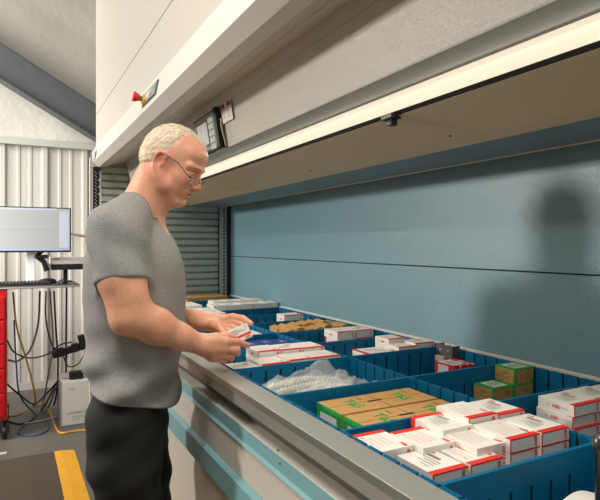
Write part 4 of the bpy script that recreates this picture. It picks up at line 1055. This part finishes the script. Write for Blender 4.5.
shirt = T.mesh('t_shirt', m_shirt, man, 2)
bm = bmesh.new(); bm.from_mesh(shirt.data)
def cut(co, no): bmesh.ops.bisect_plane(bm, geom=bm.verts[:] + bm.edges[:] + bm.faces[:], plane_co=co, plane_no=no, clear_outer=True)
hb, hf = W(90, 379), W(175, 403)
no = Vector((-(hf[2] - hb[2]), .02, hf[0] - hb[0])) * -1
cut(Vector(hb), no)
# sleeve hems: only faces beyond the hem plane on the arm's own side
bm.normal_update()
for sg, Hm, v in CUTS:
    ax = Vector(v).normalized(); dead = []
    for fc in bm.faces:
        c = fc.calc_center_median(); r = c - Vector(Hm); al = r.dot(ax); rad = (r - ax*al).length
        if abs(al) < .016 and rad < .0585 and fc.normal.dot(ax) > .45: 
            x0, a0, b0 = np.interp(c.z, RZ, RX), np.interp(c.z, RZ, RA), np.interp(c.z, RZ, RB)
            if (((abs(c.x - x0)/a0)**2.15 + (abs(c.y)/b0)**2.15)**(1/2.15) - 1)*min(a0, b0) > .004: dead.append(fc)
    bmesh.ops.delete(bm, geom=dead, context='FACES')
# neck opening: everything above the collar plane, with a V at the throat
cb, cf = W(129, 193), W(157, 216)
cn = Vector((-(cf[2] - cb[2]), 0, cf[0] - cb[0])).normalized()
vx = W(163, 229)
dead = []
for fc in bm.faces:
    c = fc.calc_center_median(); r = c - Vector(cb); above = r.dot(cn)
    wd = .062 if c.x < W(150, 200)[0] else .062
    tz = (c.z - vx[2])
    inV = c.x > W(146, 220)[0] and tz > 0 and abs(c.y) < .060*min(1, tz/.06)
    if (above > -.004 and abs(c.y) < .080) or inV: dead.append(fc)
bmesh.ops.delete(bm, geom=dead, context='FACES')
bmesh.ops.delete(bm, geom=[v for v in bm.verts if not v.link_faces], context='VERTS')
# keep the big piece only, smooth the raw edges
seen = set(); best = []
bm.verts.ensure_lookup_table()
for v in bm.verts:
    if v.index in seen: continue
    st = [v]; comp = []; seen.add(v.index)
    while st:
        q = st.pop(); comp.append(q)
        for e in q.link_edges:
            o2 = e.other_vert(q)
            if o2.index not in seen: seen.add(o2.index); st.append(o2)
    if len(comp) > len(best): best = comp
keep = set(best); bmesh.ops.delete(bm, geom=[v for v in bm.verts if v not in keep], context='VERTS')
for _ in range(6):
    bv = [v for v in bm.verts if v.is_boundary]; new = {}
    for v in bv:
        nb = [e.other_vert(v).co for e in v.link_edges if e.is_boundary]
        if len(nb) == 2: new[v] = v.co*.4 + (nb[0] + nb[1])*.3
    for v, c in new.items(): v.co = c
# hems: follow every boundary loop with a slim band
loops = []; be = set(e for e in bm.edges if e.is_boundary)
while be:
    e = be.pop(); lp = [e.verts[0], e.verts[1]]
    while True:
        nx_ = [x for x in lp[-1].link_edges if x in be]
        if not nx_: break
        be.discard(nx_[0]); lp.append(nx_[0].other_vert(lp[-1]))
    if len(lp) > 40: loops.append([v.co.copy() for v in lp])
bm.to_mesh(shirt.data); bm.free()
sd = shirt.modifiers.new('cloth', 'SOLIDIFY'); sd.thickness = .003; sd.offset = -1
m_rib = mat('grey_ribbed_hem', (116, 113, 108), .85)
for lp in loops:
    z = sum(p.z for p in lp)/len(lp)
    nm = 'collar' if z > .0 else ('hem' if z < -.3 else 'sleeve_cuff')
    q = lp[::2] + [lp[0]]
    o = mtube(nm, q, .0042 if nm == 'collar' else .0026, m_rib, shirt, 6)
# ================= trousers
m_trou = mat('black_cotton_twill', (15, 14, 14), .8, bump=(300, .15, .001))
K = Field((-.38, -.26, -1.33), (.18, .27, -.33), .005)
K.ell(W(129, 416), (.108, .145, .12), None, .0); torso(K, -.62, -.425, .020, .02)
for (y, hx, kx, ax), ank in zip(((-.09, 121, 129, 118), (.09, 132, 143, 142)), ANK):
    hip, knee = W(hx, 425, y), W(kx, 512, y)
    K.chain([hip, W((hx*.4 + kx*.6), 465, y*1.02), knee, ank], [.096, .094, .084, .066], .03)
sl, (X, Y, Z) = K.blk((-1, -1, -2), (1, 1, 1))
K.a[sl] = K.a[sl] + (.003*np.sin(38*Z + 16*X + 9*Y) + .002*np.sin(70*Z - 40*X)).astype(np.float32)*np.clip((-.40 - Z)*8, 0, 1).astype(np.float32)
tr = K.mesh('trousers', m_trou, man, 1)
# shoes
m_shoe = mat('black_shoe_leather', (22, 21, 21), .45)
for ank in ANK:
    SF = Field(ank + np.array([-.09, -.07, -.12]), ank + np.array([.25, .07, .06]), .005)
    SF.cone(ank + [0, 0, -.03], ank + [.0, 0, -.0], .048, .048, .0); SF.chain([ank + [-.03, 0, -.05], ank + [.08, 0, -.052], ank + [.16, 0, -.058]], [.040, .042, .032], .02)
    sl, (X, Y, Z) = SF.blk((-9, -9, -9), (9, 9, 9)); SF.a[sl] = np.maximum(SF.a[sl], (ank[2] - .0868) - Z + 0*X)
    SF.mesh('shoe', m_shoe, man)
# ring on the near hand
q = W(226.5, 351.5, -.066); ring = [q + np.array([.004*math.cos(a)*0, .0128*math.cos(a), .0128*math.sin(a)]) for a in np.linspace(0, 2*math.pi, 17)]
# ================= the small box held in both hands
hbM = Matrix.Translation((MANLOC.x, MANLOC.y, H)) @ Matrix.Rotation(-A28, 4, 'Z')
c0, c1, c3 = Vector(W(224.5, 332.5, -.012)), Vector(W(246.3, 323.2, .016)), Vector(W(231.0, 346.0, -.018))
xx = (c1 - c0); yy = (c0 - c3); yy = yy - xx*(yy.dot(xx)/xx.length_squared); w, h = xx.length, yy.length
cc = (c0 + c1)/2 - yy/2
MBX = hbM @ frame(cc, xx, yy)
hm = MB(); hm.box(-w/2, w/2, -h/2, h/2, -.010, .010)
hb_ = hm.build('held_carton', m_card, None, (0, 0, 0), bevel=.0008); hb_.data.transform(Matrix()); hb_.matrix_world = MBX
tag(hb_, 'small white carton with a red stripe held in both hands of the man', 'box')
t = MB(); t.box(-w/2, w/2, -h*.25, -h*.10, .0101, .0106, 0).geo(text_geo('ABB', .03), Matrix.Translation((w*.18, -h*.45, .0108)) @ SCL(h*.16), 0)
t.geo(text_geo('O', .05), Matrix.Translation((w*.34, h*.28, .0108)) @ SCL(h*.10), 0)
for k in range(4): t.box(-w*.40 + .01*(k % 2), -w*.02 + .012*(k % 3), h*(.30 - .09*k), h*(.33 - .09*k), .0101, .0104, 1)
for k in range(8): t.box(-w*.42 + k*.0016, -w*.42 + k*.0016 + .0008, h*.10, h*.24, .0101, .0105, 1)
to = t.build('printed_text', [m_red, m_ink], None, (0, 0, 0), recalc=False); to.parent = hb_
# ------------------------------------------------------------------ light
def area(name, loc, target, size, power, col, size_y=None):
    l = bpy.data.lights.new(name, 'AREA'); l.energy = power; l.color = col; l.size = size
    if size_y: l.shape = 'RECTANGLE'; l.size_y = size_y
    o = bpy.data.objects.new(name, l); COL.objects.link(o); o.location = loc
    o.rotation_euler = (Vector(target) - Vector(loc)).to_track_quat('-Z', 'Y').to_euler(); return o
area('key_lamp', (-3.5, 4.02, 2.40), (.9, 1.2, 1.25), .40, 142, (1, .95, .88))
area('fill_lamp', (-.35, .58, 3.1), (.4, 1.5, 1.1), .8, 37, (1, .96, .90))
area('far_wall_fill', (-1.6, 4.2, 3.0), (.3, 5.8, 1.5), 1.0, 52, (1, .98, .94))  # added fill to brighten the far wall, not a real fixture
area('workstation_fill', (-1.2, 3.7, 1.7), (.35, 5.3, .85), .6, 17, (1, .98, .94))  # added low fill for the cables and white box, no real lamp there
bpy.data.lights['workstation_fill'].spread = math.radians(110)
# the bay's own strip light, a slim line along the upper edge of the diffuser
area('strip_lamp', (.8035, 1.40, H + .3545), (.80, 1.40, H - .6), .004, 8.0, (1, .93, .80), 4.3)
bpy.data.objects['strip_lamp'].rotation_euler = (0, math.radians(12), 0)
w = bpy.data.worlds.new('world'); SC.world = w; w.use_nodes = True
w.node_tree.nodes['Background'].inputs['Color'].default_value = (1, .95, .88, 1); w.node_tree.nodes['Background'].inputs['Strength'].default_value = .28
SC.view_settings.view_transform = 'Standard'; SC.view_settings.look = 'None'; SC.view_settings.gamma = 1; SC.view_settings.exposure = 0.0
SC.view_settings.use_curve_mapping = False
